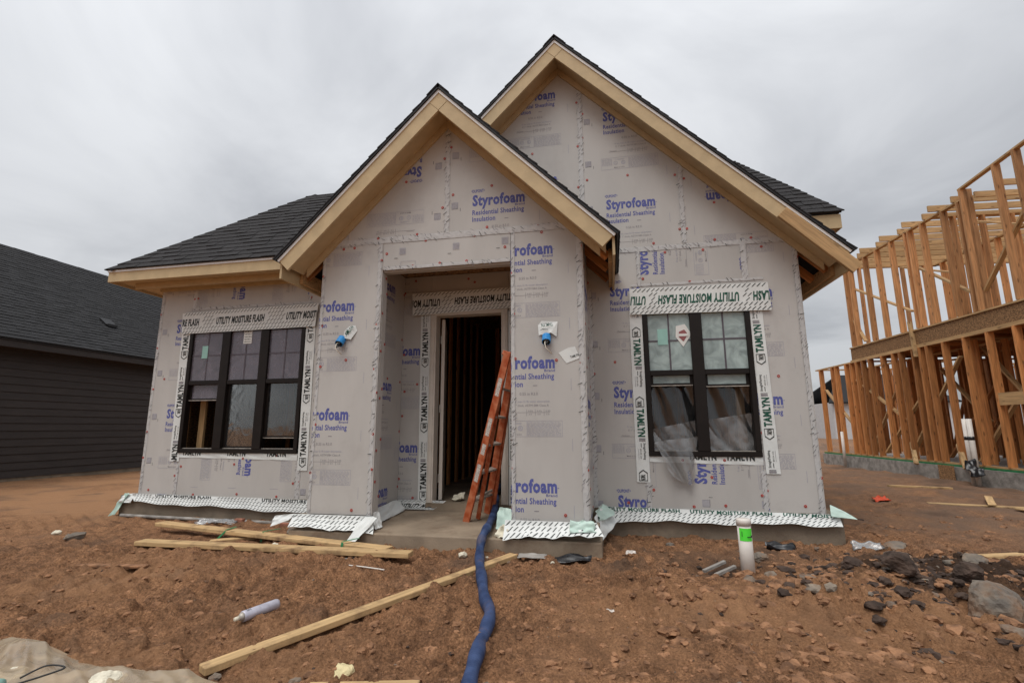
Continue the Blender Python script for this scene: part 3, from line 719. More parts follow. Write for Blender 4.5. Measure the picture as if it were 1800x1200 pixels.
# side strips: TAMLYN lettering runs up (or down) the strip
def side_strip(x0, x1, z0, z1, down=False, dx=0.0, Y=None, ink_m=GR, start=0.05):
    Y = (W_Y if Y is None else Y)-0.009; wd = x1-x0; V = []; F_ = []; n = 14
    def P(a, b, d=0): return Vector((x0+a*wd+dx*(1-b), Y-d-0.002*math.sin(b*17+a*3), z0+(z1-z0)*b))
    for i in range(n+1): V += [P(0, i/n), P(0.5, i/n, 0.001), P(1, i/n)]
    for i in range(n): F_ += [(3*i, 3*i+1, 3*i+4, 3*i+3), (3*i+1, 3*i+2, 3*i+5, 3*i+4)]
    o = H(raw_obj('flashing_side_strip', V, F_, 'flash', None, None, True))
    L = z1-z0; k = Ink(); s = start-0.85
    while s < L:      # u along the strip, v across (0 left .. wd)
        k.quad([(s, 0.5), (s+0.035, 0.16), (s+0.045, 0.20), (s+0.012, 0.5), (s+0.045, 0.80), (s+0.035, 0.84)][:3]+[(s+0.012, 0.5)], BK)
        k.quad([(s, 0.5), (s+0.012, 0.5), (s+0.045, 0.80), (s+0.035, 0.84)], BK)
        k.rect(s+0.04, s+0.125, 0.17, 0.21, BK).rect(s+0.04, s+0.125, 0.79, 0.83, BK).rect(s+0.118, s+0.126, 0.17, 0.83, BK)
        V2, T2 = glyphs('TAMLYN', 0.045, 0)
        for t in T2: k.P.append(([(s+0.055+V2[i][0]*0.06, 0.30+V2[i][1]*0.35) for i in t], BK))
        for t in T2: k.P.append(([(s+0.145+V2[i][0]*0.32, 0.22+V2[i][1]*0.58) for i in t], ink_m))
        k.rect(s+0.48, s+0.50, 0.3, 0.8, GY).rect(s+0.505, s+0.515, 0.3, 0.8, GY)
        V3, T3 = glyphs('StraightFlashing', 0.015, 0)
        for t in T3: k.P.append(([(s+0.535+V3[i][0]*0.185, 0.56+V3[i][1]*0.24) for i in t], BK))
        k.rect(s+0.535, s+0.585, 0.42, 0.47, BK)
        V4, T4 = glyphs('800 334 1676', 0.0, 0)
        for t in T4: k.P.append(([(s+0.60+V4[i][0]*0.11, 0.34+V4[i][1]*0.11) for i in t], BK))
        k.rect(s+0.60, s+0.72, 0.22, 0.245, GY)
        s += 0.83
    if down: mp = lambda u, v: P(v, 1-u/L, 0.003)
    else: mp = lambda u, v: P(1-v, u/L, 0.003)
    k.clipped([(0.004, 0.02), (L-0.004, 0.02), (L-0.004, 0.98), (0.004, 0.98)]).lay('printed_lettering', mp, INKS, o)
    return o
side_strip(-6.11, -5.955, 0.46, 2.31, ink_m=BK, start=0.62, dx=0.04)
side_strip(-4.085, -3.94, 0.36, 2.32, ink_m=BK, start=0.06, dx=0.02)
side_strip(0.27, 0.415, 0.29, 2.29, down=True, start=0.22, dx=0.0)
side_strip(1.61, 1.755, 0.40, 2.255, start=0.38, dx=0.03)
side_strip(-2.40, -2.265, -0.05, 2.37, ink_m=BK, start=0.08, dx=0.03)
side_strip(-1.225, -1.10, -0.03, 2.36, ink_m=BK, start=0.55)
for x0, x1, tx in ((-5.95, -4.08, 0.0), (0.42, 1.62, 0.0)):
    o = flashing('flashing_strip', (x0, Yw, 0.578), (x1, Yw, 0.575), (x0, Yw, 0.515), (x1, Yw, 0.49), 'TAMLYN', ink_m=BK, dashes=False, text_at=(0.04, 0.42, 0.75) if x0 < 0 else (0.35, 0.68), text_len=0.3, tv=(0.5, 1.35), off=0.006, shear=0)

# ------------------------------------------------------------------ windows
def window(x0, x1, z0, z1, n, glassm, raised, label):
    wroot = H(empty('window', ((x0+x1)/2, W_Y, z0))); wroot.matrix_parent_inverse = Matrix.Translation(house.location).inverted()
    wroot['label'] = label
    def K(o, lab=None):
        o.parent = wroot; o.matrix_parent_inverse = Matrix.Translation(wroot.location).inverted()
        if lab: o['label'] = lab
        return o
    yo = W_Y-0.022
    fr = MB(); t = 0.058
    fr.box(x0, x1, yo, W_Y+0.07, z0, z0+t); fr.box(x0, x1, yo, W_Y+0.07, z1-t, z1)
    fr.box(x0, x0+t, yo-0.002, W_Y+0.07, z0+t, z1-t); fr.box(x1-t, x1, yo-0.002, W_Y+0.07, z0+t, z1-t)
    K(bevel(fr.build('frame', 'frame_black'), 0.004))
    uw = (x1-x0)/n; zm = z0+(z1-z0)*0.555
    for i in range(1, n):
        K(bevel(box('mullion', x0+uw*i-0.066, x0+uw*i+0.066, yo-0.004, W_Y+0.07, z0+t, z1-t, 'frame_black'), 0.004))
    for i in range(n):
        a = x0+uw*i+(t if i == 0 else 0.066); b = x0+uw*(i+1)-(t if i == n-1 else 0.066)
        K(bevel(box('meeting_rail', a, b, yo+0.006, W_Y+0.05, zm-0.03, zm+0.03, 'frame_black'), 0.003))
        g = box('pane', a, b, W_Y+0.008, W_Y+0.014, zm+0.03, z1-t, glassm); K(g)
        # muntins inside the upper pane
        c = (a+b)/2; zc = zm+0.03+(z1-t-zm-0.03)*0.52
        K(MB().box(c-0.009, c+0.009, W_Y+0.0035, W_Y+0.0075, zm+0.03, z1-t).box(a, c-0.009, W_Y+0.0035, W_Y+0.0075, zc-0.009, zc+0.009).box(c+0.009, b, W_Y+0.0035, W_Y+0.0075, zc-0.009, zc+0.009).build('muntin', 'muntin'))
        r = raised[i]; zb = z0+t+r
        sh = MB(); s = 0.032
        top = zm+0.03 if r == 0 else zm+0.03
        sh.box(a, b, W_Y+0.028, W_Y+0.055, zb, zb+s).box(a, a+s, W_Y+0.028, W_Y+0.055, zb+s, top).box(b-s, b, W_Y+0.028, W_Y+0.055, zb+s, top)
        K(sh.build('lower_sash', 'frame_black'))
        K(box('sash_lip', a+0.005, b-0.005, W_Y+0.018, W_Y+0.027, zb, zb+0.010, 'alu'))
        K(box('pane', a+s, b-s, W_Y+0.038, W_Y+0.043, zb+s, zm-0.03, 'glass' if r < 0.3 else glassm))
        if r: K(box('sill_lip', a+0.005, b-0.005, W_Y+0.0, W_Y+0.02, z0+t, z0+t+0.008, 'alu'))
    return wroot, K
wl, KL = window(-5.955, -4.085, 0.578, 2.33, 3, 'glass_film_l', (0.66, 0.0, 0.14), 'three-wide dark window with purple-grey film on its panes')
wr, KR = window(0.42, 1.618, 0.578, 2.29, 2, 'glass_film_r', (0.74, 0.72), 'two-wide dark window with milky teal upper panes')
def sticker(K, x0, x1, z0, z1, m, lines=0, red=False):
    o = K(box('sticker', x0, x1, W_Y+0.003, W_Y+0.0062, z0, z1, m))
    k = Ink(); rr = random.Random(int(x0*100))
    for i in range(lines):
        z = z1-0.03-i*(z1-z0-0.02)/max(lines, 1); x = x0+0.01
        while x < x1-0.02:
            d = rr.uniform(0.008, 0.025); k.quad([(x, z), (x+d*0.7, z+0.012), (x+d, z-0.006), (x+d*0.8, z-0.010)], BK); x += d+0.004
    if k.P: k.lay('printed_lettering', lambda a, b: Vector((a, W_Y+0.0018, b)), INKS, o)
sticker(KL, -5.74, -5.645, 1.90, 2.08, 'teal'); sticker(KL, -5.07, -4.94, 2.09, 2.29, 'sticker', 5)
sticker(KR, 0.585, 0.70, 1.86, 2.05, 'teal')
KR(prism('sticker', [(0.80, W_Y+0.002, 2.08), (0.90, W_Y+0.002, 2.10), (0.97, W_Y+0.002, 1.98), (0.87, W_Y+0.002, 1.83), (0.79, W_Y+0.002, 1.95)], (0, 0.004, 0), 'sticker'))
dmd = KR(prism('sticker', [(0.83, W_Y-0.002, 2.01), (0.89, W_Y-0.002, 2.035), (0.93, W_Y-0.002, 1.975), (0.875, W_Y-0.002, 1.895), (0.825, W_Y-0.002, 1.95)], (0, 0.003, 0), 'dull_red'))
KR(box('sticker_bar', 0.825, 0.93, W_Y-0.0045, W_Y-0.0025, 1.955, 1.985, 'sticker'))
def film(name, pts, m, crumple, n=14, folds=0):
    a, b, c, e = map(Vector, pts); nr = (b-a).cross(e-a).normalized(); V = []; F_ = []
    for i in range(n+1):
        for j in range(n+1):
            s, t = i/n, j/n
            p = a.lerp(b, s).lerp(e.lerp(c, s), t)
            V.append(p+nr*(RNG.normal(0, crumple)+folds*math.sin(s*9+t*4)*0.5+folds*math.sin(s*17+t*11+math.sin(t*5))*0.35)+Vector((0, 0, RNG.normal(0, crumple*0.5))))
    for i in range(n):
        for j in range(n):
            q = i*(n+1)+j; F_.append((q, q+n+1, q+n+2, q+1))
    o = raw_obj(name, V, F_, m, None, None, True)
    sb = o.modifiers.new('sub', 'SUBSURF'); sb.levels = 1; sb.render_levels = 1
    return o
# clear film behind the open halves of the right window, its loose end hanging out
for x0, x1 in ((0.47, 0.965), (1.075, 1.57)):
    o = KR(film('inner_film', [(x0, W_Y+0.09, 0.60), (x1, W_Y+0.09, 0.60), (x1, W_Y+0.10, 0.98+0.08*(x0 > 1)), (x0, W_Y+0.10, 0.88+0.1*(x0 > 1))], 'poly', 0.002, folds=0.03))
    o = KR(film('inner_film', [(x0, W_Y+0.115, 0.62), (x1, W_Y+0.115, 0.62), (x1, W_Y+0.115, 1.40), (x0, W_Y+0.115, 1.40)], 'poly_thin', 0.001, folds=0.03))
fl = film('plastic_film', [(0.64, W_Y-0.09, 0.36), (0.86, W_Y-0.07, 0.26), (0.95, W_Y-0.04, 0.80), (0.48, W_Y-0.04, 0.74)], 'poly_thin2', 0.003, folds=0.045)
tag(fl, 'clear plastic film hanging out over the sill of the two-wide window', 'plastic film')

# ------------------------------------------------------------------ front door
dr = MB()
for x0, x1 in ((-2.255, -2.175), (-1.31, -1.228)): dr.box(x0, x1, W_Y-0.035, W_Y+0.12, 0.004, 2.395)
dr.box(-2.175, -1.31, W_Y-0.035, W_Y+0.12, 2.345, 2.395)
for x0, x1 in ((-2.235, -2.195), (-1.29, -1.248)): dr.box(x0, x1, W_Y-0.045, W_Y-0.0352, 0.006, 2.36)
df = H(bevel(dr.build('door_frame', 'door'), 0.004))
dl = H(MB().box(0, 0.042, 0, 0.90, 0.02, 2.33).build('door_leaf', 'door'))
dl.location = (-2.155, W_Y+0.13, 0); dl.rotation_euler = (0, 0, R(17))
for z in (0.28, 1.15, 2.05):
    q = box('hinge', -0.012, 0.0, -0.02, 0.04, z-0.05, z+0.05, 'alu'); q.parent = dl
sc = film('paper_scrap', [(-2.02, 6.05, 0.01), (-1.86, 6.0, 0.01), (-1.84, 6.15, 0.09), (-2.0, 6.18, 0.07)], 'white_scrap', 0.018, 6)
tag(sc, 'crumpled pale paper scrap on the floor just inside the doorway', 'scrap')

# ------------------------------------------------------------------ roofs
def shingle_slope(O, ud, vd, poly, m, parent_fn, single, expo=0.143, seed=1, key=None):
    """Tabs laid in staggered courses on a slope; poly is convex in (u, v)."""
    O = Vector(O); ud = Vector(ud).normalized(); vd = Vector(vd).normalized(); N = ud.cross(vd).normalized()
    if N.z < 0: N = -N
    rr = random.Random(seed); items = []
    v1 = max(p[1] for p in poly); u0 = min(p[0] for p in poly); u1 = max(p[0] for p in poly)
    v = 0.0; c = 0
    while v < v1:
        u = u0-rr.uniform(0, 0.3)
        while u < u1:
            wd = rr.choice((0.14, 0.19, 0.24, 0.30)); hi = rr.random() < 0.5
            p = clip([(u+0.002, v-0.004), (u+wd-0.002, v-0.004+rr.uniform(-.003, .003)), (u+wd-0.002, v+expo+0.012), (u+0.002, v+expo+0.012)], poly)
            if len(p) >= 3:
                t0 = 0.016 if hi else 0.010
                def z(q): return t0*(1-min(1, max(0, (q[1]-v)/(expo+0.012)))*0.85)
                B = [O+ud*a+vd*b+N*0.001 for a, b in p]; T = [O+ud*a+vd*b+N*(0.002+z((a, b))) for a, b in p]
                items.append((B, T))
            u += wd
        v += expo; c += 1
    if key: items.sort(key=lambda it: key(sum(it[1], Vector())/len(it[1])))
    rest = MB()
    for i, (B, T) in enumerate(items):
        n = len(B); V = B+T
        nr = (T[1]-T[0]).cross(T[2]-T[0])
        if nr.dot(N) > 0: F_ = [tuple(range(n, 2*n))]+[(k, (k+1) % n, n+(k+1) % n, n+k) for k in range(n)]
        else: F_ = [tuple(range(2*n-1, n-1, -1))]+[((k+1) % n, k, n+k, n+(k+1) % n) for k in range(n)]
        if i < single: parent_fn(raw_obj('shingle', V, F_, m))
        else: rest.add(V, F_)
    if rest.V: tag(parent_fn(rest.build('shingles', m)), kind='stuff')

EYEV = Vector((0, 0, EYE))
near = lambda c: (c-EYEV).length
def slab_roof(pts, th, m, name='roof_deck'):
    """thin closed slab below a roof plane given by its top corners"""
    P = [Vector(p) for p in pts]
    N = (P[1]-P[0]).cross(P[2]-P[0]).normalized()
    if N.z < 0: N = -N
    return H(prism(name, P, -N*th, m))
def gable_roof(c, zt, hw, y0, y1, wall_y, single=0, back=None):
    hv = 0.245; D = 0.035         # fascia height (vertical) and roof thickness (vertical)
    for sgn in (-1, 1):
        tip = (c+sgn*hw, zt-hw)
        slab_roof([(c, y0-0.03, zt), (c, y1, zt), (c+sgn*(hw+0.03), y1, zt-hw-0.03), (c+sgn*(hw+0.03), y0-0.03, zt-hw-0.03)], 0.022, 'felt')
        # white drip edge, then fascia board with a square-cut end
        ztd = zt-D
        H(prism('drip_edge', [(c, y0-0.012, ztd), (c+sgn*hw, y0-0.012, ztd-hw), (c+sgn*(hw-0.02), y0-0.012, ztd-hw-0.02), (c, y0-0.012, ztd-0.04)], (0, 0.03, 0), 'drip'))
        zf = ztd-0.008
        Bx = (c, y0, zf-hv); Tx = (c+sgn*hv/2, y0, zf-hv/2)
        end_t = (c+sgn*(hw-0.01), y0, zf-hw+0.01); end_b = (end_t[0]-sgn*hv/2, y0, end_t[2]-hv/2)
        bevel(H(prism('fascia', [Tx, end_t, end_b, Bx], (0, 0.032, 0), 'trim')), 0.002)
        # kite at the apex
        if sgn == 1:
            H(prism('fascia_kite', [(c, y0-0.002, zf), (c+hv/2-0.002, y0-0.002, zf-hv/2), (c, y0-0.002, zf-hv+0.004), (c-hv/2+0.002, y0-0.002, zf-hv/2)], (0, 0.03, 0), 'trim'))
        # soffit and frieze board
        so = 0.205
        H(prism('soffit', [(c, y0+0.033, zt-so), (c+sgn*(hw-0.10), y0+0.033, zt-so-hw+0.10), (c+sgn*(hw-0.10), wall_y-0.002, zt-so-hw+0.10), (c, wall_y-0.002, zt-so)], (0, 0, 0.014), 'trim'))
        fz = zt-so-0.002
        xe = hw-0.16
        H(prism('frieze', [(c, wall_y-0.034, fz), (c+sgn*xe, wall_y-0.034, fz-xe), (c+sgn*xe, wall_y-0.034, fz-xe-0.09), (c, wall_y-0.034, fz-0.09)], (0, 0.03, 0), 'trim'))
        # eave fascia running back, with sub-fascia and open rafter tails behind it
        xo = c+sgn*(hw-0.012)
        a, b = sorted((xo, xo-sgn*0.025))
        H(box('eave_fascia', a, b, y0+0.034, y1, zt-hw-0.235, zt-hw-0.045, 'trim'))
        a, b = sorted((xo-sgn*0.028, xo-sgn*0.066))
        H(box('sub_fascia', a, b, wall_y+0.02, y1, zt-hw-0.20, zt-hw-0.05, 'pine'))
        k = wall_y+0.1
        while k < min(y1, wall_y+1.6):
            H(beam('rafter_tail', (xo-sgn*0.07, k, zt-hw-0.11), (xo-sgn*0.50, k, zt-hw+0.32), 0.09, 0.038, 'stud', None, up=(0, 1, 0))); k += 0.4
        # shingles
        L = (hw+0.02)*math.sqrt(2)
        ud = Vector((0, 1, 0)); vd = Vector((-sgn, 0, 1)).normalized()
        shingle_slope((c+sgn*(hw+0.035), y0-0.035, zt-hw-0.034), ud, vd, rect(0, y1-y0+0.03, 0, L+0.01), 'shingle', H, single, seed=int(hw*100)+sgn, key=near)
    # ridge cap
    k = y0-0.04
    while k < y1:
        for sgn in (-1, 1):
            H(prism('ridge_cap', [(c, k, zt+0.026), (c, k+0.2, zt+0.022), (c+sgn*0.13, k+0.2, zt-0.108), (c+sgn*0.13, k, zt-0.104)], (0, 0, -0.008), 'shingle'))
        k += 0.19
        if k > y0+1.2: break
gable_roof(MC, MZ, 3.135, 5.545, 15.0, W_Y, 20)
gable_roof(PC, PZ, 1.865, 4.585, W_Y+0.05, PF, 20)
# unpainted rafter laid against the lower end of the main rake
H(beam('loose_rafter', (1.95, 5.52, 3.245), (2.62, 5.52, 2.545), 0.135, 0.038, 'pine', None, up=(0, 1, 0), bev=0.003))
# left wing: hip roof with a short ridge parallel to the facade
ex, ey, ez = -6.97, 5.375, 3.15
hx, hy, hz = ex+1.84, ey+1.84, ez+1.84
slab_roof([(ex-0.02, ey-0.02, ez), (-1.4, ey-0.02, ez), (-1.4, hy, hz), (hx, hy, hz)], 0.022, 'felt')
slab_roof([(ex-0.02, ey-0.02, ez), (hx, hy, hz), (hx, hy+0.01, hz), (ex-0.02, hy+1.86, ez)], 0.022, 'felt')
slab_roof([(ex-0.02, hy+1.86, ez), (hx, hy, hz), (-1.4, hy, hz), (-1.4, hy+1.86, ez)], 0.022, 'felt')
shingle_slope((ex-0.03, ey-0.035, ez-0.012), (1, 0, 0), (0, 1, 1), [(0, 0), (4.6, 0), (4.6, 2.62), (1.86, 2.62)], 'shingle', H, 260, seed=5, key=near)
shingle_slope((ex-0.035, ey-0.03, ez-0.012), (0, 1, 0), (1, 0, 1), [(0, 0), (3.72, 0), (1.86, 2.62)], 'shingle', H, 0, seed=6)
k = 0.0
while k < 1.84:                 # hip caps
    a = Vector((ex+k, ey+k, ez+k+0.02)); b = a+Vector((0.14, 0.14, 0.14))
    for q in (Vector((0.11, -0.05, -0.055)), Vector((-0.05, 0.11, -0.055))):
        H(prism('hip_cap', [a, b, b+q, a+q], (0, 0, -0.008), 'shingle'))
    k += 0.135
H(bevel(box('fascia', ex+0.01, -3.36, ey+0.0, ey+0.026, ez-0.185, ez-0.04, 'trim'), 0.002))
H(box('drip_edge', ex+0.004, -3.40, ey-0.012, ey+0.01, ez-0.045, ez-0.014, 'drip'))
H(box('fascia', ex+0.01, ex+0.036, ey+0.027, 9.0, ez-0.185, ez-0.04, 'trim'))
H(box('soffit', ex+0.037, -3.3, ey+0.027, W_Y-0.04, ez-0.150, ez-0.136, 'trim'))
H(box('soffit', ex+0.037, -6.54, W_Y-0.04, 9.0, ez-0.151, ez-0.137, 'trim'))
H(box('soffit_ledger', -6.74, -3.3, ey+0.23, ey+0.268, ez-0.235, ez-0.152, 'trim'))
H(box('frieze', -6.56, -3.27, W_Y-0.034, W_Y-0.004, ez-0.22, ez-0.152, 'trim'))
# right rear slope and its boxed eave
bx, by, bz = 3.04, 6.60, 3.65
tx, ty, tz = 2.30, 8.43, 5.48
slab_roof([(bx, by, bz), (tx, ty, tz), (-0.3, ty, tz), (-0.3, by, bz)], 0.022, 'felt')
slab_roof([(bx, by, bz), (bx, 14, bz), (tx, 14, tz), (tx, ty, tz)], 0.022, 'felt')
shingle_slope((0.9, by-0.02, bz-0.01), (1, 0, 0), (0, 1, 1), [(0, 0), (2.16, 0), (1.41, 2.6), (0, 2.6)], 'shingle', H, 110, seed=9, key=lambda c: -c.x)
H(box('fascia', 0.9, bx-0.01, by+0.02, by+0.045, bz-0.22, bz-0.03, 'trim')); H(box('fascia', bx-0.035, bx-0.01, by+0.046, 14, bz-0.22, bz-0.03, 'trim'))
H(box('soffit', 0.9, bx-0.036, by+0.046, by+0.5, bz-0.215, bz-0.2, 'trim')); H(box('soffit', 2.2, bx-0.036, by+0.5, 14, bz-0.216, bz-0.2, 'trim'))
H(box('wall_core', 1.9, 2.55, by+0.45, 14, 3.0, bz-0.2, 'foam'))

# ------------------------------------------------------------------ lights boxes on the portico legs
def light_box(x, z, tapef, ang):
    e = H(empty('electrical_box', (x, PF-0.06, z))); e.matrix_parent_inverse = Matrix.Translation(house.location).inverted()
    def K(o): o.parent = e; o.matrix_parent_inverse = Matrix.Translation(e.location).inverted(); return o
    ax = Vector((0.10*math.sin(ang), -0.62, -0.75)).normalized(); c = Vector((x, PF-0.01, z+0.05))
    a = ax.orthogonal().normalized(); b = ax.cross(a); m_ = MB(); n = 16
    for r0, r1, s0, s1 in ((0.046, 0.046, 0, 0.095),):
        m_.tube([c+ax*s0, c+ax*s1], 0.046, n, 0, False); m_.tube([c+ax*s1, c+ax*0.02], 0.040, n, 1, False)
        o = len(m_.V)
        for k in range(n):
            t = 2*math.pi*k/n; m_.V += [tuple(c+ax*s1+(a*math.cos(t)+b*math.sin(t))*0.046), tuple(c+ax*s1+(a*math.cos(t)+b*math.sin(t))*0.040)]
        for k in range(n):
            k2 = (k+1) % n; m_.F.append((o+2*k, o+2*k2, o+2*k2+1, o+2*k+1)); m_.m.append(0)
    K(m_.build('box_shell', ['box_blue', 'dark_in'], None, True))
    K(MB().tube([c+ax*0.05+a*0.01, c+ax*0.13+a*0.02, c+ax*0.15+a*0.05+Vector((0.03, 0, -0.05)), c+ax*0.12+Vector((0.06, -0.01, -0.11))], 0.005, 6).build('wire', 'wire', None, True))
    K(MB().tube([c+ax*0.04-a*0.01, c+ax*0.12-a*0.02, c+ax*0.13+Vector((-0.02, 0, -0.02)), c+ax*0.09+Vector((0.03, -0.02, 0.02))], 0.005, 6).build('wire', 'black_plastic', None, True))
    t = tapef; o = K(raw_obj('tape_patch', t[0], t[1], 'flash', None, None, False))
    return e
def patch(cx, cz, pts): return ([Vector((cx+a, PF-0.006-0.03*d, cz+b)) for a, b, d in pts], [tuple(range(len(pts)))])
light_box(-2.95, 1.86, patch(-2.86, 1.97, [(-0.07, -0.06, 1), (0.02, -0.08, .6), (0.085, 0.02, 0), (0.06, 0.085, 0), (-0.01, 0.075, 0.2), (-0.06, 0.02, 0.7)]), -0.5)
light_box(-0.62, 1.79, patch(-0.60, 1.92, [(-0.10, -0.07, 0.5), (0.03, -0.05, 1), (0.085, -0.09, .4), (0.10, 0.07, 0), (-0.07, 0.085, 0), (-0.11, 0.04, 0)]), 0.4)
H(prism('tape_patch', [(-0.50, PF-0.006, 1.66), (-0.42, PF-0.006, 1.55), (-0.28, PF-0.006, 1.60), (-0.33, PF-0.006, 1.72), (-0.40, PF-0.006, 1.71)], (0, 0.002, 0), 'flash'))
k = Ink().text('TAMLYN', 0, 0.15, 0, 0.055, GR, 0.02).moved((-2.90, 1.91), (0.62, 0.78), (-0.78, 0.62)).clipped([(-2.93, 1.90), (-2.80, 1.93), (-2.77, 2.0), (-2.81, 2.06), (-2.9, 2.0)])
H(k.lay('printed_lettering', lambda a, b: Vector((a, PF-0.03, b)), INKS, None))
k = Ink().text('TAMLYN', 0, 0.12, 0, 0.035, GR, 0.02).moved((-0.55, 1.975), (-1, -0.06), (0.06, -1))
k.quad([(-0.69, 1.89), (-0.66, 1.905), (-0.60, 1.90), (-0.595, 1.906), (-0.66, 1.913)], BK)
H(k.lay('printed_lettering', lambda a, b: Vector((a, PF-0.04, b)), INKS, None))
k = Ink().text('TAMLYN', 0, 0.09, 0, 0.025, BK, 0.02).moved((-0.375, 1.60), (0.96, 0.28), (-0.28, 0.96))
H(k.lay('printed_lettering', lambda a, b: Vector((a, PF-0.0085, b)), INKS, None))

# ------------------------------------------------------------------ ground
def vnoise(x, y, seed):
    """smooth value noise on numpy arrays"""
    xi = np.floor(x).astype(np.int64); yi = np.floor(y).astype(np.int64); fx = x-xi; fy = y-yi
    def h(a, b):
        q = (a*374761393+b*668265263+seed*1442695041) & 0xFFFFFFFF
        q = ((q ^ (q >> 13))*1274126177) & 0xFFFFFFFF
        return ((q ^ (q >> 16)) & 0xFFFF)/65535.0
    sx = fx*fx*(3-2*fx); sy = fy*fy*(3-2*fy)
    return (h(xi, yi)*(1-sx)+h(xi+1, yi)*sx)*(1-sy)+(h(xi, yi+1)*(1-sx)+h(xi+1, yi+1)*sx)*sy-0.5
def fbm(x, y, sc, oc, seed, gain=0.5):
    r = 0; a = 1.0
    for i in range(oc): r = r+a*vnoise(x*sc*2**i+13.7*i, y*sc*2**i-7.1*i, seed+i); a *= gain
    return r
def worley(x, y, sc, seed):
    x = x*sc; y = y*sc; xi = np.floor(x).astype(np.int64); yi = np.floor(y).astype(np.int64); best = np.full(x.shape, 9.0)
    for a in (-1, 0, 1):
        for b in (-1, 0, 1):
            gx, gy = xi+a, yi+b
            q = (gx*73856093 ^ gy*19349663 ^ seed*83492791) & 0xFFFFFFFF
            q = ((q ^ (q >> 15))*2246822519) & 0xFFFFFFFF; q2 = ((q ^ (q >> 13))*3266489917) & 0xFFFFFFFF
            px = gx+(q & 0xFFFF)/65535.0; py = gy+(q2 & 0xFFFF)/65535.0
            best = np.minimum(best, np.hypot(px-x, py-y))
    return best
sm = lambda a, b, v: (lambda t: t*t*(3-2*t))(np.clip((v-a)/(b-a), 0, 1))
def base(x, y):
    z = -0.295-0.10*(1-sm(1.6, 4.6, y))
    z = z+0.09*sm(5, 8, -x-4)
    return z
def bump_at(x, y, cx, cy, rx, ry): return np.exp(-(((x-cx)/rx)**2+((y-cy)/ry)**2))
def ground_z(x, y, fine=True):
    z = base(x, y)
    d = np.hypot(x, y)
    slabd = sm(0.0, 0.6, np.maximum(np.maximum(-6.85-x, x-2.4), 4.8-y))      # calmer right at the slab
    rough = 0.8+0.5*sm(-1.0, 1.5, x)*(1-sm(5.2, 6.5, y))
    rough = rough*(0.35+0.65*sm(-0.22, 0.12, fbm(x, y, 0.8, 2, 171)))*(1-0.75*sm(5, 7, -x)*sm(5.0, 6.5, y))
    z = z+0.05*fbm(x, y, 0.55, 3, 3)*(0.4+0.6*slabd)
    z = z+rough*(0.5+0.5*slabd)*(0.055*fbm(x, y, 2.3, 3, 21))
    # right-hand spoil: lumps of dark clay, a hollow by the pipe, an orange bank in front
    z = z+0.12*bump_at(x, y, 2.45, 4.45, 0.75, 0.5)+0.07*bump_at(x, y, 1.55, 4.0, 0.8, 0.35)+0.05*bump_at(x, y, 0.5, 3.9, 0.5, 0.3)
    z = z-0.09*bump_at(x, y, 0.82, 4.75, 0.30, 0.22)-0.05*bump_at(x, y, 1.9, 5.0, 0.5, 0.25)
    if fine:
        near_ = np.exp(-np.maximum(d-5, 0)/7)
        clod = np.clip(0.55-worley(x, y, 7.0, 5), 0, 1)*(vnoise(x*1.7, y*1.7, 77)+0.5)
        clod2 = np.clip(0.55-worley(x, y, 19.0, 8), 0, 1)*(vnoise(x*3.1, y*3.1, 79)+0.5)
        clod3 = np.clip(0.6-worley(x, y, 45.0, 9), 0, 1)
        crk = np.abs(fbm(x, y, 5.0, 3, 131)); crk2 = np.abs(fbm(x, y, 15.0, 3, 141))
        z = z+rough*near_*(0.15*np.minimum(crk, 0.45)+0.085*np.minimum(crk2, 0.4)-0.035)
        z = z+rough*near_*(0.075*clod+0.042*clod2+0.010*clod3+0.022*fbm(x, y, 14, 3, 41, 0.6))
        # tyre tread on the left, wheel ruts on the right
        lm = sm(1.2, 2.2, -x)*(1-sm(5.6, 7.0, y))
        tr = np.sin((x*0.55+y*1.0)*34+3*fbm(x, y, 1.2, 2, 55))
        z = z+lm*0.022*np.clip(tr, -0.2, 1)*np.clip(0.5+1.6*vnoise(x*1.1, y*2.2, 60), 0, 1)
        rm = sm(2.4, 3.4, x)*sm(5.0, 6.5, y)
        z = z+rm*0.035*np.sin((x*0.2+y)*5.5+2.5*fbm(x, y, 0.5, 2, 66))
    return z
na = 760; nr = 900
ang = np.concatenate([np.linspace(-math.pi, -1.25, 40)[:-1], np.linspace(-1.25, 1.0, na), np.linspace(1.0, math.pi, 40)[1:]])
ang = ang+R(-11.3)*0
rad = np.concatenate([[0.05, 0.5, 1.0, 1.4], 1.6*np.exp(np.linspace(0, math.log(26/1.6), nr)), 26*np.exp(np.linspace(0, math.log(1500/26), 40))[1:]])
A_, R_ = np.meshgrid(ang, rad)
GX = R_*np.sin(A_); GY_ = R_*np.cos(A_)
GZ = ground_z(GX, GY_)
nR, nA = GX.shape
me = bpy.data.meshes.new('ground')
V = np.stack([GX, GY_, GZ], -1).reshape(-1, 3)
idx = np.arange(nR*nA).reshape(nR, nA)
q = np.stack([idx[:-1, :-1], idx[:-1, 1:], idx[1:, 1:], idx[1:, :-1]], -1).reshape(-1, 4)
me.vertices.add(len(V)); me.vertices.foreach_set('co', V.astype(np.float32).ravel())
me.loops.add(q.size); me.loops.foreach_set('vertex_index', q[:, ::-1].astype(np.int32).ravel())
me.polygons.add(len(q)); me.polygons.foreach_set('loop_start', (np.arange(len(q))*4).astype(np.int32)); me.polygons.foreach_set('loop_total', np.full(len(q), 4, np.int32))
me.polygons.foreach_set('use_smooth', np.ones(len(q), bool))
